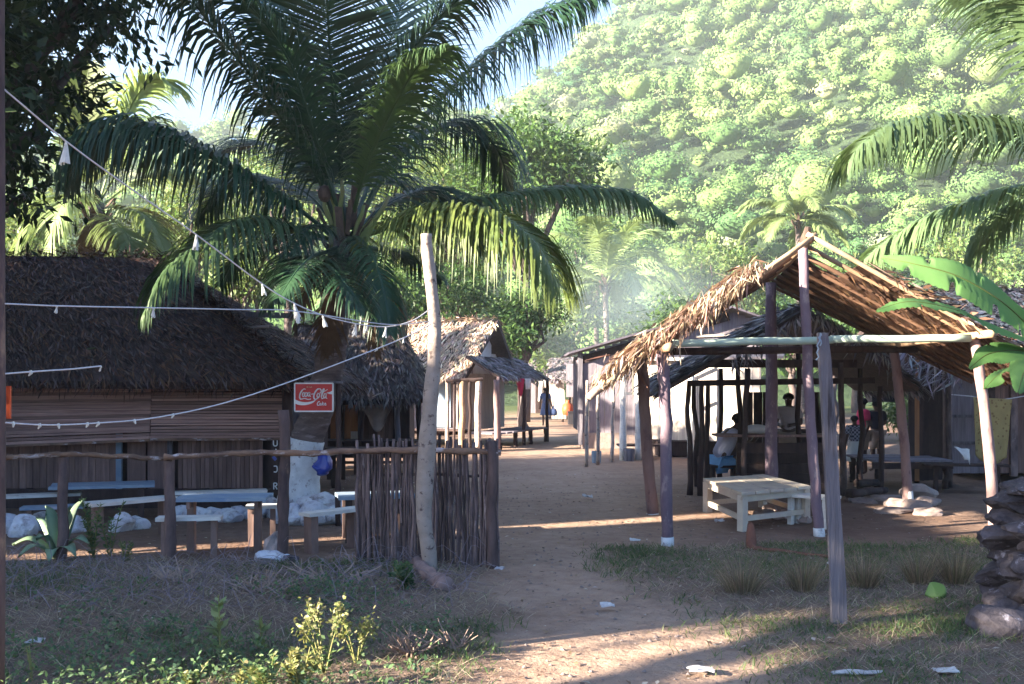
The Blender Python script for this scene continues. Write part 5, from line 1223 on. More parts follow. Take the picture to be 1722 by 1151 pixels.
def tall_pole():
    Y = 8.75; pts = catmull([P(724, 975, Y), P(722, 935, Y), P(713, 870, Y), P(716, 790, Y), P(722, 700, Y), P(730, 600, Y), P(731, 540, Y), P(724, 470, Y), P(718, 420, Y), P(717, 394, Y)], 34)
    rad = [.068, .066, .067, .074, .078, .066, .060, .056, .053, .052, .05, .05]
    rr = [rad[min(int(i / 33 * 11), 10)] * (1 + R(-.05, .05)) for i in range(34)]
    o = MB().tube(pts, rr, 14, rough=.035).build('tall_pole', M['pale_bark'], smooth=True, origin=(X(724, Y), Y, 0))
    tag(o, 'tall crooked pale pole standing before the stick screen', 'pole')
    for k, py in enumerate((517, 521, 543)):
        pass
tall_pole()
lp = pole('corner_pole', (X(-5, 5.2), 5.2, 0), (X(-5, 5.2), 5.2, 4.4), .042, .04, M['post'], wob=.006, origin=(X(-5, 5.2), 5.2, 0)); tag(lp, 'dark reddish pole running up the edge of the picture', 'pole')

# strings with tassels
def string(label, pts, tassels, knots, r=.0048):
    c = catmull([P(*p) for p in pts], 40); root = empty('tassel_string', c[0], label, 'string')
    MB().tube(c, r, 6).build('cord', M['rope'], root, smooth=True)
    def at(px):
        best = min(range(40), key=lambda i: abs(c[i].x / c[i].y * FOC + CX - px)); return c[best]
    for px, L in tassels:
        p = at(px); V = MB(); sw = R(-.25, .25); pz = L * p.y / FOC
        pz *= .85; V.tube([p, p + Vector((sw * .01, 0, -pz * .18))], [.006, .009], 6)
        for k in range(9):
            a = k * .7; e = p + Vector((math.cos(a) * pz * .18 + sw * pz, math.sin(a) * pz * .15, -pz * R(.8, 1.1)))
            V.plank(p + Vector((0, 0, -pz * .12)), e, pz * .13, .002, (math.cos(a), math.sin(a) - .8, .1), jit=.002)
        V.build('tassel', M['tassel'], root)
    for px in knots:
        p = at(px); MB().tube([p + Vector((0, 0, .008)), p + Vector((.004, 0, -.006)), p + Vector((R(-.014, .014), 0, -.022))], [.008, .009, .004], 6).build('knot', M['tassel'], root)
string('long string sagging from the edge pole down to the tall crooked pole', [(6, 150, 5.2), (120, 245, 5.7), (240, 332, 6.3), (330, 395, 6.8), (430, 470, 7.3), (490, 508, 7.5), (560, 536, 7.9), (640, 550, 8.3), (690, 541, 8.5), (724, 520, 8.68)],
       [(122, 45), (330, 30), (434, 22), (493, 30), (543, 22), (590, 24), (618, 13), (655, 20)], [])
string('level white string crossing in front of the dark thatch', [(6, 511, 5.2), (105, 515, 5.7), (258, 518, 6.3), (400, 521, 7.0), (500, 524, 7.4), (650, 546, 8.3), (722, 541, 8.68)], [(105, 14), (258, 18), (492, 22)], [])
string('slack white string curving below the eave to the tall crooked pole', [(6, 711, 5.2), (80, 715, 5.5), (160, 712, 5.9), (260, 703, 6.4), (370, 680, 6.9), (480, 645, 7.4), (600, 600, 7.9), (680, 568, 8.4), (724, 546, 8.68)], [(672, 10)], [25, 60, 98, 140, 170, 215, 300, 634])
string('short white string end tied off against the thatch', [(6, 629, 5.2), (60, 625, 5.4), (120, 621, 5.6), (170, 616, 5.8)], [(169, 10)], [50])

# ------------------------------------------------------------------ red soft drink sign and the small one at the edge
def sign():
    Y = 11.7; x0, x1, z0, z1 = X(496, Y), X(560, Y), Z(692, Y), Z(645, Y); w = x1 - x0; h = z1 - z0
    root = empty('drink_sign', ((x0 + x1) / 2, Y, 0), 'red soft drink sign with white script in front of the palm trunk', 'sign')
    MB().box(((x0 + x1) / 2, Y, (z0 + z1) / 2), (w / 2, .012, h / 2)).build('panel', M['red'], root)
    fr = MB(); b = .010
    for (ax, az, bx, bz) in ((x0, z0, x1, z0), (x0, z1, x1, z1), (x0, z0, x0, z1), (x1, z0, x1, z1)):
        fr.plank((ax, Y - .004, az), (bx, Y - .004, bz), b * 1.6, .024)
    fr.build('border', M['white_paint'], root)
    yf = Y - .0145
    def uv(u, v): return Vector((x0 + u * w, yf, z1 - v * h))
    def stroke(mb, pts, wd, n=22):
        c = catmull([uv(*p) for p in pts], n)
        for i in range(n - 1):
            t = i / (n - 1); ww = wd(t) if callable(wd) else wd
            mb.plank(c[i], c[i + 1] + (c[i + 1] - c[i]) * .3, ww, .003)
    lw = .0125; S = MB()
    # big C, o, c, a
    stroke(S, [(.285, .22), (.245, .195), (.185, .27), (.135, .41), (.135, .53), (.18, .565), (.25, .54), (.30, .555), (.36, .575), (.42, .56)], lambda t: lw * (1.25 if .15 < t < .5 else .8))
    for cx_ in (.235, .30): stroke(S, [(cx_ + .03, .35), (cx_ - .01, .33), (cx_ - .035, .41), (cx_ - .01, .475), (cx_ + .025, .43), (cx_ + .03, .36), (cx_ + .05, .34)], lw * .85, 12)
    stroke(S, [(.395, .34), (.365, .33), (.34, .40), (.36, .465), (.395, .40), (.405, .33), (.395, .45), (.42, .465)], lw * .85, 12)
    stroke(S, [(.205, .46), (.22, .33)], lw * .8, 4)
    stroke(S, [(.435, .39), (.49, .375)], lw * .8, 4)                              # hyphen
    # second C with the long ribbon through it, o, l, a
    stroke(S, [(.66, .36), (.70, .27), (.67, .20), (.60, .21), (.53, .33), (.50, .48), (.53, .57), (.585, .55), (.62, .48)], lambda t: lw * (1.3 if .3 < t < .75 else .85))
    stroke(S, [(.645, .38), (.605, .36), (.585, .45), (.61, .53), (.645, .47), (.65, .39)], lw * .85, 12)
    stroke(S, [(.70, .50), (.74, .34), (.775, .215), (.75, .20), (.715, .34), (.70, .48), (.72, .55), (.755, .52)], lw * .9, 14)
    stroke(S, [(.82, .38), (.785, .37), (.76, .46), (.785, .53), (.82, .46), (.83, .37), (.82, .50), (.845, .54)], lw * .85, 12)
    stroke(S, [(.66, .22), (.74, .30), (.80, .27), (.86, .22)], lw * .7, 10)
    S.build('script_lettering', M['white_paint'], root)
    K = MB()                                                                        # small second word below
    stroke(K, [(.66, .665), (.63, .65), (.595, .72), (.60, .785), (.64, .78)], lw * .8, 10)
    stroke(K, [(.685, .71), (.66, .72), (.66, .78), (.69, .77), (.69, .72)], lw * .65, 8)
    stroke(K, [(.735, .655), (.715, .785)], lw * .65, 4); stroke(K, [(.77, .70), (.73, .73), (.765, .785)], lw * .6, 6)
    stroke(K, [(.785, .75), (.82, .73), (.805, .70), (.785, .74), (.80, .785), (.83, .77)], lw * .6, 8)
    K.build('small_lettering', M['white_paint'], root)
    Wv = MB(); top = catmull([uv(0.012, .575), uv(.13, .645), uv(.3, .675), uv(.47, .635), uv(.58, .555)], 20); bot = catmull([uv(0.012, .725), uv(.13, .775), uv(.3, .775), uv(.47, .70), uv(.58, .56)], 20)
    for i in range(19): Wv.add([top[i], top[i + 1], bot[i + 1], bot[i], *[v + Vector((0, .004, 0)) for v in (top[i], top[i + 1], bot[i + 1], bot[i])]], [(3, 2, 1, 0), (4, 5, 6, 7), (0, 1, 5, 4), (2, 3, 7, 6)])
    t2 = catmull([uv(.84, .335), uv(.92, .31), uv(.985, .265)], 6); b2 = catmull([uv(.84, .345), uv(.92, .385), uv(.985, .395)], 6)
    for i in range(5): Wv.add([t2[i], t2[i + 1], b2[i + 1], b2[i], *[v + Vector((0, .004, 0)) for v in (t2[i], t2[i + 1], b2[i + 1], b2[i])]], [(3, 2, 1, 0), (4, 5, 6, 7), (0, 1, 5, 4), (2, 3, 7, 6)])
    Wv.build('wave_ribbon', M['white_paint'], root)
    D = MB(); cx_ = .32; lh = .05
    for ch in ('D', 'r', 'i', 'n', 'k'):
        q = {'D': [[(0, 0), (0, 1), (.25, .9), (.3, .4), (.2, .05), (0, 0)]], 'r': [[(0, 0), (0, .6)], [(0, .45), (.2, .6)]], 'i': [[(0, 0), (0, .6)], [(0, .8), (0, .95)]],
             'n': [[(0, 0), (0, .6)], [(0, .5), (.2, .55), (.22, 0)]], 'k': [[(0, 0), (0, 1)], [(.2, .6), (.02, .3), (.22, 0)]]}[ch]
        for s_ in q:
            for p, e in zip(s_[:-1], s_[1:]): D.plank(uv(cx_ + p[0] * .055, .155 - p[1] * lh), uv(cx_ + e[0] * .055, .155 - e[1] * lh), .0042, .003)
        cx_ += .035 if ch != 'i' else .018
    D.build('line_lettering', M['yellow_ink'], root)
    pole('sign_post', (X(569, Y + .1), Y + .1, -.03), (X(569, Y + .1), Y + .1, z1 + .04), .035, .03, M['dark_wood'], root, wob=.01)
    MB().plank((x0 + .1, Y + .04, z1 + .015), (X(575, Y), Y + .06, z1 + .015), .03, .03).build('hanger_bar', M['grey_plank'], root)
sign()
Ys = 5.28
es = empty('drink_sign', (X(7, Ys), Ys + .02, 0), 'small orange red sign cut off by the pole at the edge', 'sign')
MB().box((X(6, Ys), Ys, Z(677, Ys)), (X(18, Ys) - X(6, Ys), .008, (Z(650, Ys) - Z(705, Ys)) / 2)).build('panel', M['orange_red'], es)
MB().box((X(9, Ys), Ys - .011, Z(672, Ys)), (.008, .004, .02)).build('white_mark', M['white_paint'], es)

# blue plastic bag hung on the trunk
bg = lathe_obj('plastic_bag', [(.03, 0), (.09, .03), (.115, .10), (.10, .17), (.05, .22), (.03, .25), (.055, .28)], (X(543, 11.95), 11.95, .60), 'blue_plastic', 'crumpled blue plastic bag hung on the whitewashed palm trunk', 'bag', sides=18, squash=.7)
for v in bg.data.vertices: v.co += Vector((mnoise.noise(v.co * 14), mnoise.noise(v.co * 14 + Vector((3, 0, 0))), mnoise.noise(v.co * 14 + Vector((0, 7, 0))))) * .075

# ------------------------------------------------------------------ tables and benches behind the rail
simple_bench('picnic_table', 'pale blue topped table just behind the rail', 'table', X(305, 9.9), X(452, 9.9), 9.85, 9.95, .545, .42, 'blue_wood', 'leg_wood', legs=2, boards_n=3, apron=True, leg_w=.085)
simple_bench('bench', 'short white bench in front of the pale blue table', 'bench', X(266, 9.55), X(372, 9.55), 9.5, 9.6, .385, .2, 'white_wood', 'leg_wood')
simple_bench('bench', 'short white bench at the far end of the pale blue table', 'bench', X(418, 10.4), X(446, 10.4) + .12, 10.35, 10.4, .40, .2, 'white_wood', 'leg_wood')
simple_bench('bench', 'pinkish white bench with a slanting seat behind the agave', 'bench', X(150, 10.6), X(284, 11.0), 10.5, 11.2, .40, .3, 'white_wood', 'leg_wood', leg_w=.1)
simple_bench('picnic_table', 'deep blue topped table close to the hut wall', 'table', X(92, 12.1), X(244, 12.1), 12.0, 12.4, .44, .55, 'blue_wood', 'dark_wood', boards_n=3, legs=4)
simple_bench('bench', 'bluish white bench along the hut wall at the picture edge', 'bench', X(-30, 11.9), X(122, 11.9), 11.7, 12.1, .34, .22, 'white_wood', 'dark_wood')
simple_bench('bench', 'narrow blue white bench before the deep blue table', 'bench', X(36, 11.2), X(130, 11.2), 11.2, 11.35, .28, .2, 'blue_wood', 'leg_wood')
simple_bench('bench', 'long pale bench against the hut wall behind the blue table', 'bench', X(296, 12.7), X(446, 12.9), 12.6, 12.95, .30, .22, 'white_wood', 'dark_wood')
simple_bench('bench', 'white bench on two thick legs next to the stick screen', 'bench', X(512, 9.85), X(604, 10.2), 9.8, 10.3, .385, .2, 'white_wood', 'leg_wood', leg_w=.1)
simple_bench('picnic_table', 'blue table half hidden behind the stick screen', 'table', X(570, 10.8), X(692, 10.8), 10.7, 10.9, .47, .5, 'blue_wood', 'dark_wood', boards_n=3, legs=4)
simple_bench('picnic_table', 'dark table in the shade below the low hut', 'table', X(548, 16.4), X(640, 16.4), 16.4, 16.6, .62, .5, 'dark_wood', 'dark_wood', boards_n=2, legs=4)
# whitewashed stones
k = 0
for (px, py, w, h) in [(312, 872, .15, .12), (334, 876, .17, .13), (360, 874, .15, .10), (384, 878, .16, .11), (405, 870, .14, .10), (428, 872, .16, .12), (448, 866, .17, .14), (468, 870, .15, .12), (482, 872, .14, .12)]:
    g = GP(px, py); k += 1; rock('whitewashed_stone', (g.x, g.y, h * .5), (w, w * .85, h), 'white_rock', 'whitewashed stone in the row leading up to the palm', 'stone', 'white stones beside the palm', seed=k, rough=.3)
for (px, py, w, h) in [(12, 896, .15, .13), (40, 902, .15, .15), (70, 892, .13, .13), (100, 890, .15, .14), (125, 896, .14, .12), (205, 894, .14, .13), (232, 890, .12, .1)]:
    g = GP(px, py); k += 1; rock('whitewashed_stone', (g.x, g.y, h * .5), (w, w * .85, h), 'white_rock', 'big whitewashed stone behind the agave and the shrubs', 'stone', 'white stones behind the agave', seed=k, rough=.3)
for (dx, dy, z, w, h) in [(-.02, -.38, .10, .17, .13), (.2, -.36, .12, .2, .16), (.38, -.26, .10, .2, .14), (.46, -.1, .08, .17, .12), (.3, -.3, .26, .15, .10), (.12, -.28, .24, .13, .09), (.55, -.3, .06, .12, .09), (-.2, -.3, .07, .13, .1), (.42, -.2, .22, .12, .08)]:
    k += 1; rock('whitewashed_stone', (X(510, PY) + dx, PY + dy, z), (w, w * .9, h), 'white_rock', 'whitewashed stone piled against the foot of the palm', 'stone', 'white stones piled at the palm foot', seed=k, rough=.35)
g = GP(462, 945); cl_ = empty('concrete_lump', (g.x, g.y, 0), 'whitish broken concrete lump at the foot of a fence post', 'lump')
rock('base_lump', (g.x, g.y, .03), (.17, .15, .09), 'white_rock', parent=cl_, seed=5, rough=.6); rock('top_lump', (g.x - .01, g.y + .02, .13), (.085, .085, .13), 'tan_stone', parent=cl_, seed=8, rough=.6); rock('side_lump', (g.x + .14, g.y - .06, .02), (.1, .09, .05), 'stone', parent=cl_, seed=9, rough=.6)

# ------------------------------------------------------------------ plants one can tell apart
def agave():
    g = GP(98, 940); root = empty('agave', g, 'agave with broad stiff leaves at the foot of a fence post', 'plant')
    for (px, py, dy, w) in [(60, 905, -.3, .055), (20, 915, -.1, .05), (78, 850, .0, .055), (140, 838, .1, .055), (82, 945, -.5, .06), (128, 935, -.45, .055), (150, 912, -.2, .05), (105, 865, .35, .05), (60, 870, .3, .05), (30, 935, -.4, .045), (118, 850, -.1, .045)]:
        a = Vector((g.x + R(-.03, .03), g.y + R(-.03, .03), .02)); b = P(px, py, g.y + dy); m = a.lerp(b, .55) + Vector((0, 0, .11))
        c = catmull([a, m, b], 12); V = []; F = []
        for i, p in enumerate(c):
            t = i / 11; tan = (c[min(i + 1, 11)] - c[max(i - 1, 0)]).normalized(); s = tan.cross(Vector((0, -.3, 1)))
            s = s.normalized() if s.length > .1 else Vector((1, 0, 0)); n = s.cross(tan); ww = w * (.7 + 1.2 * t if t < .3 else 1.06) * (1 - max(0, (t - .45) / .55) ** 1.5 * .96)
            V += [p - s * ww, p - n * .3 * w, p + s * ww, p - n * .55 * w]
        for i in range(11):
            for q in range(4): F.append((i * 4 + q, i * 4 + (q + 1) % 4, i * 4 + 4 + (q + 1) % 4, i * 4 + 4 + q))
        mb = MB(); mb.add(V, F); mb.build('leaf', M['agave'], root, smooth=True)
M['agave'] = mat('agave_leaf', (.15, .24, .16), (.22, .30, .17), scale=5, rough=.5, spec=.4, bump=.1, c3=(.33, .31, .14), scale3=3, thr3=(.6, .75))
agave()
def weed(label, px, py, top, nst, spread, pal, leafL, leafW, nleaf, name='weed', Y=None, stemm='rachis', head=None, group=None, up=.6):
    g = GP(px, py); h = (py - top) * g.y / FOC; root = empty(name, g, label, 'plant', group); sb_ = MB(); parts = []
    for k in range(nst):
        a = R(0, 6.28); tip = g + Vector((math.cos(a) * spread * R(.3, 1), math.sin(a) * spread * R(.3, 1), h * R(.65, 1) if k else h))
        c = catmull([g - Vector((0, 0, .02)), g.lerp(tip, .5) + Vector((0, 0, h * .08)), tip], 10); sb_.tube(c, [.006 * (1 - .07 * i) for i in range(10)], 5)
        m = nleaf // nst; tt = RNG.uniform(.15, 1, m); pos = np.array([tuple(c[min(int(t * 9), 9)]) for t in tt]) + RNG.normal(size=(m, 3)) * .006
        az = RNG.uniform(0, 6.28, m); d = np.stack([np.cos(az), np.sin(az), RNG.uniform(up - .5, up + .4, m)], 1)
        L = leafL * RNG.uniform(.5, 1.2, m) * (1.15 - .5 * tt); parts.append(leaf_arrays(pos, d, nrmz(np.stack([np.zeros(m), np.full(m, -.4), np.ones(m)], 1) + rdir(m) * .4), L, L * leafW, pick(pal, m, .2), fold=.15))
        if head:
            m = 40; pos = np.array([tuple(c[9 - int(q)]) for q in RNG.uniform(0, 3, m)]) + RNG.normal(size=(m, 3)) * np.array([.02, .02, .03]); parts.append(leaf_arrays(pos, rdir(m), rdir(m), np.full(m, .03), np.full(m, .018), pick(head, m, .2)))
    sb_.build('stem', M[stemm], root); V, F, C = merge(parts); o = link('leaves', npmesh('leaves', V, F, C), M['leaf'], root); o['kind'] = 'stuff'
    return root
GR = [(.10, .17, .06), (.14, .20, .07), (.07, .13, .05)]; PALEG = [(.28, .33, .15), (.22, .28, .12)]; YEL = [(.22, .23, .08), (.18, .20, .07), (.27, .25, .12)]
weed('upright leafy shrub growing between the agave and the benches', 158, 940, 832, 7, .16, GR, .07, .3, 420, name='shrub')
weed('curved leafy stem leaning beside the upright shrub', 185, 940, 842, 4, .22, GR, .07, .3, 200, name='shrub')
weed('low yellow green shrub at the edge of the bank', 212, 948, 905, 6, .1, GR + YEL, .06, .35, 180, name='shrub')
weed('weed with large pale leaves at its top', 372, 1118, 1000, 2, .05, PALEG, .12, .42, 46)
weed('small pale pointed weed beside the large leaved one', 441, 1100, 1030, 3, .04, PALEG, .09, .3, 40)
weed('tall weed with branching straw coloured seed heads', 545, 1138, 1018, 7, .16, GR, .05, .35, 200, head=YEL)
weed('shorter weed with pale seed heads leaning over', 600, 1120, 1040, 5, .12, GR, .05, .3, 120, head=YEL)
weed('yellow green bushy weed lit at the bottom of the picture', 505, 1175, 1085, 8, .13, YEL, .06, .5, 360)
weed('low yellowish leafy weed beside the bushy one', 450, 1180, 1110, 8, .16, YEL + GR, .06, .55, 300)
weed('pale weed at the lower edge of the bank', 320, 1165, 1120, 6, .1, YEL + GR, .05, .5, 200)
weed('small bright weed low in the corner of the bank', 405, 1170, 1125, 5, .1, YEL, .05, .5, 160)
weed('thin bare weed stalk at the corner of the bank', 55, 1150, 1085, 3, .06, [(.26, .22, .12)], .04, .3, 24)
weed('dark green leafy weed spreading beside the old log', 690, 1000, 955, 8, .2, [(.05, .10, .04), (.07, .12, .05)], .06, .5, 420)
weed('leafy clump behind the old log at the stick screen', 668, 975, 945, 6, .14, GR, .05, .5, 220)
def dry_bush(label, px, py, top, n, spread):
    g = GP(px, py); root = empty('dry_bush', g, label, 'plant'); h = (py - top) * g.y / FOC; mb = MB()
    for k in range(n):
        a = R(0, 6.28); tip = g + Vector((math.cos(a) * spread * R(.2, 1), math.sin(a) * spread * R(.2, 1) - .05, h * R(.4, 1)))
        c = pole_pts(g + Vector((R(-.05, .05), R(-.05, .05), -.02)), tip, .02, 7); mb.tube(c, [.011 * (1 - .11 * i) for i in range(7)], 5)
        for q in range(2):
            s = c[R(2, 5).__int__()]; mb.tube([s, s + Vector((R(-.12, .12), R(-.12, .12), R(.03, .12)))], [.005, .002], 4)
    mb.build('stems', M['straw_stem'], root)
M['straw_stem'] = mat('straw_stem', (.36, .27, .19), (.24, .175, .13), scale=8, bump=0)
dry_bush('dry bleached stubble bush where the bank meets the path', 690, 1108, 1050, 15, .25)
dry_bush('small dry twiggy stump next to the sunlit path edge', 762, 1100, 1055, 7, .12)
dry_bush('tangle of grey dry twigs below the bench beside the path bank', 560, 985, 950, 16, .5)
dry_bush('grey thorny twigs below the second fence post', 300, 985, 940, 14, .35)
dry_bush('arching dry twigs below the concrete lump', 440, 1000, 955, 14, .45)
TUS = [(.30, .22, .15), (.22, .17, .12), (.16, .16, .09), (.38, .29, .20), (.18, .13, .10)]
for i, (px, py, top, sp, lab) in enumerate([(1248, 1006, 932, .24, 'large dry grass tussock nearest the path'), (1350, 1000, 935, .14, 'narrow dry tussock just left of the upright plank'), (1452, 992, 928, .2, 'wide dry tussock just right of the upright plank'),
                                            (1545, 985, 925, .17, 'dry tussock second from the stone wall stub'), (1606, 985, 922, .17, 'dark dry tussock nearest the stone wall stub')]):
    g = GP(px, py); h = (py - top) * g.y / FOC; n = 430; az = RNG.uniform(0, 6.28, n); rr = RNG.random(n) ** .6 * .085
    pos = np.stack([g.x + np.cos(az) * rr, g.y + np.sin(az) * rr, np.zeros(n)], 1); sl_ = RNG.random(n) ** .9 * sp / h * 1.35
    d = np.stack([np.cos(az) * sl_, np.sin(az) * sl_, np.ones(n)], 1)
    V, F, C = blade_arrays(pos, d, h * RNG.uniform(.55, 1.35, n), np.full(n, .0040), RNG.uniform(.0, .2, n), pick(TUS, n, .25))
    o = link('grass_tussock', npmesh('grass_tussock', V, F, C), M['leaf'], origin=g); tag(o, lab, 'tussock', 'dry tussocks before the shelter')
# old log, fallen root, scraps
lg = MB(); c = catmull([P(700, 962, 9.0), P(718, 985, 8.4), P(735, 1003, 8.05), P(752, 1014, 7.85)], 14); c = [Vector((p.x, p.y, .07)) for p in c]
lg.tube(c, [.05, .058, .06, .062, .066, .07, .07, .072, .075, .075, .08, .08, .078, .07], 11, rough=.16); tag(lg.build('old_log', M['log'], smooth=True, origin=(c[0].x, c[0].y, 0)), 'short weathered log lying below the stick screen', 'log')
rt = MB(); c = catmull([P(1262, 905, 10.2), P(1270, 925, 9.9), P(1320, 930, 9.7), P(1400, 938, 9.4)], 16); c[0].z = .22
for i, p in enumerate(c): p.z = max(.03, .24 * (1 - i / 3)) if i < 4 else .035
rt.tube(c, [.035, .055, .06, .05] + [.035 - .0018 * i for i in range(12)], 8, rough=.2); tag(rt.build('tree_root', M['reddish_bark'], smooth=True, origin=(c[3].x, c[3].y, 0)), 'reddish fallen root lying in the grass before the cream table', 'root')
def scrap(px, py, w, d, lab, grp=None, h=.01):
    g = GP(px, py); mb = MB(); V = []; s = R(0, 60); n = 5
    for j in range(n):
        for i in range(n):
            u, v = i / (n - 1) - .5, j / (n - 1) - .5; V.append((g.x + u * w + mnoise.noise((u * 4 + s, v * 4, 0)) * w * .25, g.y + v * d + mnoise.noise((u * 4, v * 4 + s, 3)) * d * .25, .045 + h + mnoise.noise((u * 5, v * 5, s)) * h * 1.2))
    mb.add(V, [(j * n + i, j * n + i + 1, j * n + i + n + 1, j * n + i + n) for j in range(n - 1) for i in range(n - 1)])
    o = mb.build('paper_scrap', M['paper'], origin=(g.x, g.y, 0)); m = o.modifiers.new('thick', 'SOLIDIFY'); m.thickness = .006; tag(o, lab, 'scrap', grp)
scrap(988, 843, .13, .2, 'white scrap lying out in the shaded lane', h=.03); scrap(1021, 1032, .10, .10, 'crumpled white scrap on the path near the grass', h=.02)
scrap(1178, 1141, .13, .10, 'large white scrap at the lower edge of the path'); scrap(1210, 886, .1, .12, 'white scrap lying by the leg of the cream table', h=.03)
scrap(1590, 1142, .13, .08, 'white scrap in the dry grass at the bottom corner'); scrap(1440, 1146, .26, .05, 'long white sliver lying in the dry grass at the bottom'); scrap(1398, 958, .06, .08, 'small white scrap beside the upright plank', h=.02)
scrap(60, 1095, .1, .08, 'whitish scrap in the dark weeds of the bank', h=.02); scrap(840, 968, .07, .07, 'tiny white scrap at the corner of the stick screen', h=.02); scrap(1068, 918, .1, .06, 'pale scrap near the white footed shelter post', h=.02)
rock('green_coconut', (*GP(1572, 1008)[:2], .06), (.075, .075, .07), 'coconut_green', 'round green coconut lying beside the stone wall stub', 'coconut', seed=3, rough=.05, sub=3)

# ------------------------------------------------------------------ uncountable growth and litter
M['twig'] = mat('dead_twig', (.31, .25, .23), (.20, .155, .15), scale=5, bump=0, rnd=0)
def scatter():
    n0 = 76000; x = RNG.uniform(-5.6, 6.2, n0); y = RNG.uniform(4.9, 11.0, n0); y = y ** 1.0
    tf = turf(x, y); keep = RNG.random(n0) < tf ** 1.3; x, y = x[keep], y[keep]; z = gz(x, y) + .02
    nz = vnoise(x, y, 1.4, 4.4); nz2 = vnoise(x, y, .6, 9.9)
    right = x > .6
    dry = (nz2 * 1.1 + RNG.normal(size=len(x)) * .35 + np.where(right, -.05, .22) + np.where((~right) & (y > 6.9), .55, 0) + np.where((~right) & (x < -3), .15, 0) + np.where(right & (y < 6.3), .35, 0) - np.where(right & (y > 6.5) & (y < 7.6), .3, 0)) > .12
    green = ~dry
    # green blades in tufts
    gx, gy, gzv = x[green], y[green], z[green]; rep = 3
    gx = np.repeat(gx, rep) + RNG.normal(size=len(gx) * rep) * .02; gy = np.repeat(gy, rep) + RNG.normal(size=len(gy) * rep) * .02; gzv = np.repeat(gzv, rep)
    n = len(gx); nzz = np.repeat(nz[green], rep)
    L = np.clip(.045 + .035 * RNG.random(n) + .05 * np.maximum(nzz, 0), .03, .16) * np.where(gx < .3, 1.25, 1.0)
    d = np.stack([RNG.normal(size=n) * .7, RNG.normal(size=n) * .7, np.ones(n)], 1)
    V, F, C = blade_arrays(np.stack([gx, gy, gzv - .01], 1), d, L, RNG.uniform(.004, .009, n), RNG.uniform(.05, .4, n), pick([(.075, .13, .04), (.10, .15, .05), (.06, .11, .045), (.15, .17, .07)], n, .25))
    tag(link('grass', npmesh('grass', V, F, C), M['leaf']), 'short green grass growing on the bank and before the shelter', 'grass', kind='stuff')
    # dry straw, lying and standing
    dx, dy, dz = x[dry], y[dry], z[dry]; n = len(dx); rep = 2; dx = np.repeat(dx, rep) + RNG.normal(size=n * rep) * .03; dy = np.repeat(dy, rep) + RNG.normal(size=n * rep) * .03; dz = np.repeat(dz, rep); n *= rep
    az = RNG.uniform(0, 6.28, n); d = np.stack([np.cos(az), np.sin(az), RNG.uniform(.0, .7, n)], 1)
    V, F, C = blade_arrays(np.stack([dx, dy, dz], 1), d, RNG.uniform(.05, .18, n), RNG.uniform(.003, .006, n), RNG.uniform(0, .2, n), pick([(.40, .31, .22), (.32, .25, .19), (.26, .20, .165), (.48, .40, .30), (.22, .175, .16)], n, .25))
    tag(link('dry_straw', npmesh('dry_straw', V, F, C), M['leaf']), 'dry straw and dead grass matted over the bank', 'straw', kind='stuff')
    # leafy ground weeds on the left bank
    n = 2000; x = RNG.uniform(-5.0, -.4, n); y = RNG.uniform(5.0, 8.0, n); k = (vnoise(x, y, .9, 7.7) * .8 - (y - 6.6) * .22 + RNG.normal(size=n) * .15 > 0) & (turf(x, y) > .6); x, y = x[k], y[k]; n = len(x)
    rep = 9; px_ = np.repeat(x, rep) + RNG.normal(size=n * rep) * .03; py_ = np.repeat(y, rep) + RNG.normal(size=n * rep) * .03; h = RNG.uniform(.02, .17, n * rep) * np.repeat(RNG.uniform(.5, 1.2, n), rep)
    m = n * rep; d = nrmz(rdir(m) * np.array([1, 1, .4]) + np.array([0, 0, .35])); L = RNG.uniform(.02, .045, m)
    V, F, C = leaf_arrays(np.stack([px_, py_, h], 1), d, nrmz(rdir(m) * .6 + np.array([0, -.2, 1])), L, L * .55, pick([(.08, .14, .06), (.11, .18, .075), (.15, .21, .09), (.065, .115, .06)], m, .25), fold=.1)
    tag(link('ground_weeds', npmesh('ground_weeds', V, F, C), M['leaf']), 'low leafy weeds covering the dark bank', 'weeds', kind='stuff')
    # grey dead twigs tangled over the upper bank
    tw = MB()
    for k in range(650):
        x_ = R(-5.4, -.35); y_ = R(7.2, 9.2) if k < 700 else R(5.2, 8.0); a = R(0, 6.28); L_ = R(.12, .5); h_ = R(.0, .16) * (1 if k % 3 else 2)
        p0 = Vector((x_, y_, .02)); p2 = p0 + Vector((math.cos(a) * L_, math.sin(a) * L_ * .7, h_ * R(.2, 1))); p1 = p0.lerp(p2, .5) + Vector((R(-.05, .05), R(-.05, .05), h_ * .7))
        tw.tube(catmull([p0, p1, p2], 5), [.0034, .003, .0025, .002, .0012], 3, caps=False)
    tag(tw.build('dead_twigs', M['twig']), 'tangle of grey dead twigs over the bank', 'twigs', kind='stuff')
    # dead leaves and crumbs on the ground
    n = 4200; x = RNG.uniform(-5.5, 6, n); y = 5 + RNG.random(n) ** 1.4 * 14; p = np.stack([x, y, gz(x, y) + .012 + .03 * turf(x, y)], 1); az = RNG.uniform(0, 6.28, n); d = np.stack([np.cos(az), np.sin(az), RNG.uniform(-.02, .25, n)], 1)
    L = RNG.uniform(.02, .06, n); V, F, C = leaf_arrays(p, d, nrmz(np.stack([np.zeros(n), np.zeros(n), np.ones(n)], 1) + rdir(n) * .3), L, L * .5, pick([(.20, .12, .07), (.14, .09, .06), (.32, .22, .13), (.10, .07, .06), (.45, .40, .36)], n, .25), fold=.2)
    tag(link('leaf_litter', npmesh('leaf_litter', V, F, C), M['leaf']), 'small dead leaves and crumbs strewn over the earth', 'litter', kind='stuff')
scatter()
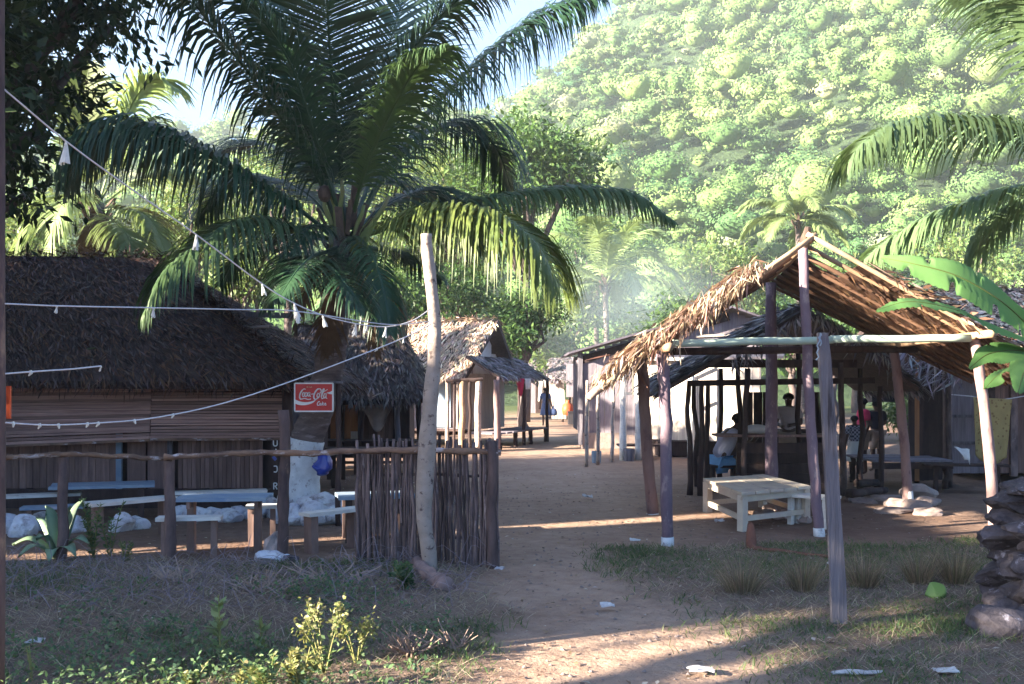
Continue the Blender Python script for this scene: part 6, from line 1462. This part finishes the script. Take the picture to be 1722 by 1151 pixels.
def pebbles():
    mb = MB(); 
    for k in range(900):
        x = R(-1.2, 3.2); y = 5.2 + random.random() ** 1.5 * 11; s = R(.006, .02)
        z = float(gz(np.array(x), np.array(y))); c = Vector((x, y, z + .004))
        pts = [c + Vector((math.cos(a) * s * R(.7, 1.2), math.sin(a) * s * R(.7, 1.2), 0)) for a in (0, 1.05, 2.1, 3.14, 4.2, 5.2)] + [c + Vector((R(-.3, .3) * s, 0, s * .8))]
        mb.add(pts, [(i, (i + 1) % 6, 6) for i in range(6)])
    tag(mb.build('pebbles', M['tan_stone']), 'small pebbles strewn on the sandy path', 'pebbles', kind='stuff')
pebbles()

# ------------------------------------------------------------------ people
def person(label, loc, yaw, height, J, clothes, hairm='hair', name='person', bag=None):
    """J: joints in metres for a 1.65 m figure, x to the figure's right, y forward, z up"""
    s = height / 1.65; base = Vector(loc); root = empty(name, base, label, 'person'); rot = Matrix.Rotation(yaw, 3, 'Z')
    T = lambda p: base + rot @ (Vector(p) * s)
    def skin(name_, chains, matk, parent=root, sub=2):
        V = []; E = []; Rr = []; idx = {}
        for ch in chains:
            prev = None
            for key, p, r in ch:
                if key in idx: i = idx[key]
                else: i = len(V); idx[key] = i; V.append(T(p)); Rr.append(r * s)
                if prev is not None: E.append((prev, i))
                prev = i
        me = bpy.data.meshes.new(name_); me.from_pydata([tuple(v) for v in V], E, []); o = link(name_, me, M[matk], parent)
        o.modifiers.new('skin', 'SKIN'); sv = me.skin_vertices[0].data
        for i, r in enumerate(Rr): sv[i].radius = (r, r); sv[i].use_root = (i == 0)
        m = o.modifiers.new('sub', 'SUBSURF'); m.levels = sub; m.render_levels = sub
        return o
    j = lambda k: J[k]
    mid = lambda a, b, t=.5: tuple(Vector(J[a]).lerp(Vector(J[b]), t))
    hd = Vector(J['head']); fw = Vector(J.get('face', (0, 1, 0))).normalized()
    chains = [[('pelvis', j('pelvis'), .12), ('waist', mid('pelvis', 'chest', .5), .105), ('chest', j('chest'), .125), ('neck', j('neck'), .055), ('jaw', tuple(hd + fw * .012 - Vector((0, 0, .06))), .066), ('head', tuple(hd), .088), ('crown', tuple(hd + Vector((0, 0, .06)) - fw * .015), .078)],
              [('head', tuple(hd), .088), ('nose', tuple(hd + fw * .105 - Vector((0, 0, .015))), .016)]]
    for sd in ('l', 'r'):
        w = Vector(j('wr' + sd)); e = Vector(j('el' + sd)); hand = w + (w - e).normalized() * .07
        chains += [[('chest', j('chest'), .125), ('sh' + sd, j('sh' + sd), .062), ('el' + sd, j('el' + sd), .043), ('wr' + sd, j('wr' + sd), .030), ('palm' + sd, tuple(hand), .034)],
                   [('pelvis', j('pelvis'), .12), ('hip' + sd, j('hip' + sd), .085), ('kn' + sd, j('kn' + sd), .058), ('an' + sd, j('an' + sd), .038), ('toe' + sd, j('toe' + sd), .032)]]
        dirn = (w - e).normalized(); sidev = dirn.cross(fw); sidev = sidev.normalized() if sidev.length > .1 else Vector((1, 0, 0))
        for q, (o_, L) in enumerate(((-.028, .075), (-.010, .085), (.010, .08), (.028, .062))):
            p1 = hand + sidev * o_ + dirn * L * .5; chains.append([('palm' + sd, tuple(hand), .034), ('f%d%s' % (q, sd), tuple(p1), .010), ('g%d%s' % (q, sd), tuple(p1 + dirn * L * .45 + fw * .015), .008)])
        chains.append([('palm' + sd, tuple(hand), .034), ('th' + sd, tuple(hand - dirn * .02 + fw * .05), .011)])
    skin('body', chains, 'skin')
    # hair cap
    bm = bmesh.new(); bmesh.ops.create_icosphere(bm, subdivisions=3, radius=1); 
    for v in bm.verts:
        f_ = v.co.dot(fw); 
        k = .104 if v.co.z > -.25 + .55 * max(0, f_) else .075
        v.co *= k * (1 + mnoise.noise(v.co * 9) * .06)
    me = bpy.data.meshes.new('hair'); bm.to_mesh(me); bm.free(); me.transform(Matrix.Translation(T(hd + Vector((0, 0, .025)) - fw * .012)) @ Matrix.Scale(s, 4) @ rot.to_4x4()); link('hair', me, M[hairm], root)
    up = Vector((0, 0, 1)); lat = fw.cross(up).normalized()
    for sg in (-1, 1):
        bm = bmesh.new(); bmesh.ops.create_icosphere(bm, subdivisions=1, radius=.011 * s); me = bpy.data.meshes.new('eye'); bm.to_mesh(me); bm.free()
        me.transform(Matrix.Translation(T(hd + fw * .082 + lat * sg * .034 + Vector((0, 0, .008))))); link('eye', me, M['white_paint'], root)
    for c in clothes:
        if c[0] == 'shirt':
            g = c[2] if len(c) > 2 else 1.0; ch = [[('pelvis', tuple(Vector(j('pelvis')) + Vector((0, 0, .03))), .145 * g), ('waist', mid('pelvis', 'chest', .5), .135 * g), ('chest', j('chest'), .148 * g), ('collar', tuple(Vector(j('neck')) - Vector((0, 0, .05))), .075 * g)]]
            for sd in ('l', 'r'): ch.append([('chest', j('chest'), .148 * g), ('sh' + sd, j('sh' + sd), .083 * g), ('slv' + sd, mid('sh' + sd, 'el' + sd, .75), .066 * g)])
            skin('shirt', ch, c[1])
        elif c[0] == 'shorts':
            ch = [[('pelvis', j('pelvis'), .148)]]
            for sd in ('l', 'r'): ch.append([('pelvis', j('pelvis'), .148), ('hip' + sd, j('hip' + sd), .108), ('leg' + sd, mid('hip' + sd, 'kn' + sd, c[2] if len(c) > 2 else .8), .092)])
            skin('shorts', ch, c[1])
        elif c[0] == 'skirt':
            p = Vector(j('pelvis')); prof = [(.12, .14), (.155, .02), (.18, -.15), (.21, -.35), (.225, -.45), (.20, -.45)]; Vv = []; n = 18
            for r, z in prof:
                for k_ in range(n): a = 2 * math.pi * k_ / n; rr = r * (1 + .07 * math.sin(a * 5) * (z < 0)); Vv.append(T((p.x + math.cos(a) * rr, p.y + math.sin(a) * rr * .8, p.z + z)))
            mb = MB(); mb.add(Vv, [(i * n + q, i * n + (q + 1) % n, (i + 1) * n + (q + 1) % n, (i + 1) * n + q) for i in range(len(prof) - 1) for q in range(n)]); mb.build('skirt', M[c[1]], root, smooth=True)
    return root
STAND = dict(pelvis=(0, 0, .93), chest=(0, .0, 1.28), neck=(0, 0, 1.43), head=(0, .02, 1.545), shl=(-.165, 0, 1.36), shr=(.165, 0, 1.36), ell=(-.215, -.03, 1.10), elr=(.215, -.03, 1.10), wrl=(-.225, .05, .87), wrr=(.225, .05, .87),
             hipl=(-.085, 0, .88), hipr=(.085, 0, .88), knl=(-.09, .02, .48), knr=(.09, .02, .48), anl=(-.09, -.02, .09), anr=(.09, -.02, .09), toel=(-.10, .13, .035), toer=(.10, .13, .035))
Yp = 41
person('woman in a blue dress walking down the far end of the lane', (X(917, Yp), Yp, 0), math.pi * .02, 1.58, {**STAND, 'knl': (-.08, .08, .49), 'anl': (-.08, .10, .09), 'toel': (-.08, .25, .04), 'anr': (.08, -.14, .10), 'toer': (.08, 0, .035), 'wrr': (.29, .05, .86)}, [('shirt', 'dress_blue'), ('skirt', 'dress_blue')])
lathe_obj('hand_bag', [(.04, 0), (.14, .02), (.16, .14), (.12, .26), (.03, .32), (.02, .42)], (X(917, Yp) + .33, Yp, .44), 'dress_blue', 'dark blue bag carried by the woman in the lane', 'bag', squash=.5)
# seated man leaning on the counter, seen from behind
SEAT = dict(pelvis=(0, 0, .50), chest=(0, .20, .86), neck=(0, .30, 1.0), head=(0, .36, 1.11), face=(0, 1, -.25), shl=(-.17, .24, .93), shr=(.17, .24, .93), ell=(-.21, .42, .74), elr=(.20, .46, .76), wrl=(-.12, .62, .90), wrr=(.12, .68, .95),
            hipl=(-.09, .05, .46), hipr=(.09, .05, .46), knl=(-.12, .42, .48), knr=(.12, .42, .48), anl=(-.12, .40, .09), anr=(.12, .38, .09), toel=(-.12, .54, .035), toer=(.12, .52, .035))
person('seated man in a pale lavender shirt leaning on the kiosk counter', (X(1207, 15.6), 15.62, -.02), -math.pi * .42, 1.66, SEAT, [('shirt', 'shirt_pale', 1.06), ('shorts', 'shirt_blue', .6)])
person('person in a cream shirt standing behind the kiosk counter', (X(1326, 16.7), 16.7, 0), math.pi * .9, 1.52, {**STAND, 'ell': (-.22, .08, 1.12), 'elr': (.22, .08, 1.12), 'wrl': (-.08, .28, 1.10), 'wrr': (.12, .28, 1.08)}, [('shirt', 'shirt_cream'), ('shorts', 'khaki')])
person('person in black standing in the shade carrying a box on the head', (X(1474, 19.2), 19.2, 0), math.pi * .08, 1.36, {**STAND, 'ell': (-.26, .02, 1.14), 'elr': (.26, .02, 1.14), 'wrl': (-.12, .2, 1.05), 'wrr': (.14, .2, 1.05)}, [('shirt', 'shirt_black', 1.12), ('shorts', 'khaki', .95)])
bx_ = MB(); bc = Vector((X(1480, 19.2), 19.2, 1.44)); bx_.box(bc, (.22, .16, .09)); bx_.box(bc + Vector((0, 0, .09)), (.235, .175, .015)); o = bx_.build('carried_box', M['black_pot'], origin=bc - Vector((0, 0, .09))); tag(o, 'dark box balanced on the head of the person in black', 'box')
person('child in a checked shirt and white skirt beside the kiosk', (X(1437, 17.6), 17.6, 0), 0, 1.12, STAND, [('shirt', 'check', 1.1), ('skirt', 'plain_cloth')])
person('person in a pink top half hidden behind the kiosk posts', (X(1452, 18.4), 18.4, 0), math.pi * .5, 1.42, {**STAND, 'wrr': (.2, .28, .98), 'elr': (.22, .05, 1.08)}, [('shirt', 'pink_cloth', 1.05), ('shorts', 'khaki', .9)])

# ------------------------------------------------------------------ unseen huts and trees added for the shade they cast on the square
def shade_hut(label, xc, ya, yb, zr, ze, pal=T_DARK):
    root = empty('thatched_hut', (xc, (ya + yb) / 2, 0), label, 'hut')
    sh = lambda x, y, z: (x, y + .4245 * (x - xc), z)          # sheared along the light so the gap between huts passes a sun strip
    A = sh(xc + 2.2, yb, ze); B = sh(xc + 2.2, ya, ze); C_ = (xc, ya, zr); D = (xc, yb, zr)
    hut_roof(root, [(B, A, D, C_), (sh(xc - 2.2, yb, ze), sh(xc - 2.2, ya, ze), C_, D)], pal, 60, .3, .08, ridge=[(C_, D)])
    wb_ = MB().box((xc, (ya + yb) / 2, ze / 2 + .1), (1.7, (yb - ya) / 2 - .05, ze / 2 + .1)); wb_.v = [sh(*v) for v in wb_.v]; wb_.build('wall', M['brown_board'], root)
    for y in (ya + .1, yb - .1):
        g = MB(); g.add([(xc - 1.7, y, ze), (xc + 1.7, y, ze), (xc, y, zr - .15), (xc - 1.7, y + .04, ze), (xc + 1.7, y + .04, ze), (xc, y + .04, zr - .15)], [(0, 1, 2), (5, 4, 3), (0, 3, 4, 1), (1, 4, 5, 2), (2, 5, 3, 0)]); g.v = [sh(*v) for v in g.v]; g.build('gable', M['brown_board'], root)
shade_hut('unseen thatched hut added on the left for shade, nearest the viewer', -14.5, .25, 5.2, 6.45, 3.0)
shade_hut('unseen thatched hut added on the left for shade, facing the benches', -14.5, 5.66, 12.0, 6.5, 3.0)
def shade_tree(label, x, y, z, r, n=5000):
    cl = [((x + R(-1, 1) * r * .6, y + R(-1, 1) * r * .6, z + R(-.6, .6) * r), r * R(.4, .6)) for _ in range(12)]
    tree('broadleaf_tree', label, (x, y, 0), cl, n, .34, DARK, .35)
shade_tree('large unseen tree added for shade beyond the huts on the left', -17.5, 8.0, 10.5, 3.4, 6000)  # unseen, put in to keep the overhanging tree dark


def canopy_tree(label, x, y, z0, z1, r, n=7000):
    cl = []
    for k in range(16):
        a = k * 2.39996; q = r * math.sqrt((k + .5) / 16); cl.append(((x + math.cos(a) * q, y + math.sin(a) * q, z0 + .7 + (z1 - z0 - 1.4) * R(0, 1)), R(.7, 1.05)))
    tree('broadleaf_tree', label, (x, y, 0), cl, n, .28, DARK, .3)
canopy_tree('unseen spreading tree added for shade behind the viewer on the left', -12.2, -.9, 5.3, 7.6, 3.0)  # unseen, crown set high so sun passes beneath while the plank stays shaded
canopy_tree('low unseen tree added for shade left of the dark thatched hut', -11.6, 15.2, 3.5, 5.5, 2.3, 6000)  # unseen, crown kept low to shade the low hut but spare the pale wall
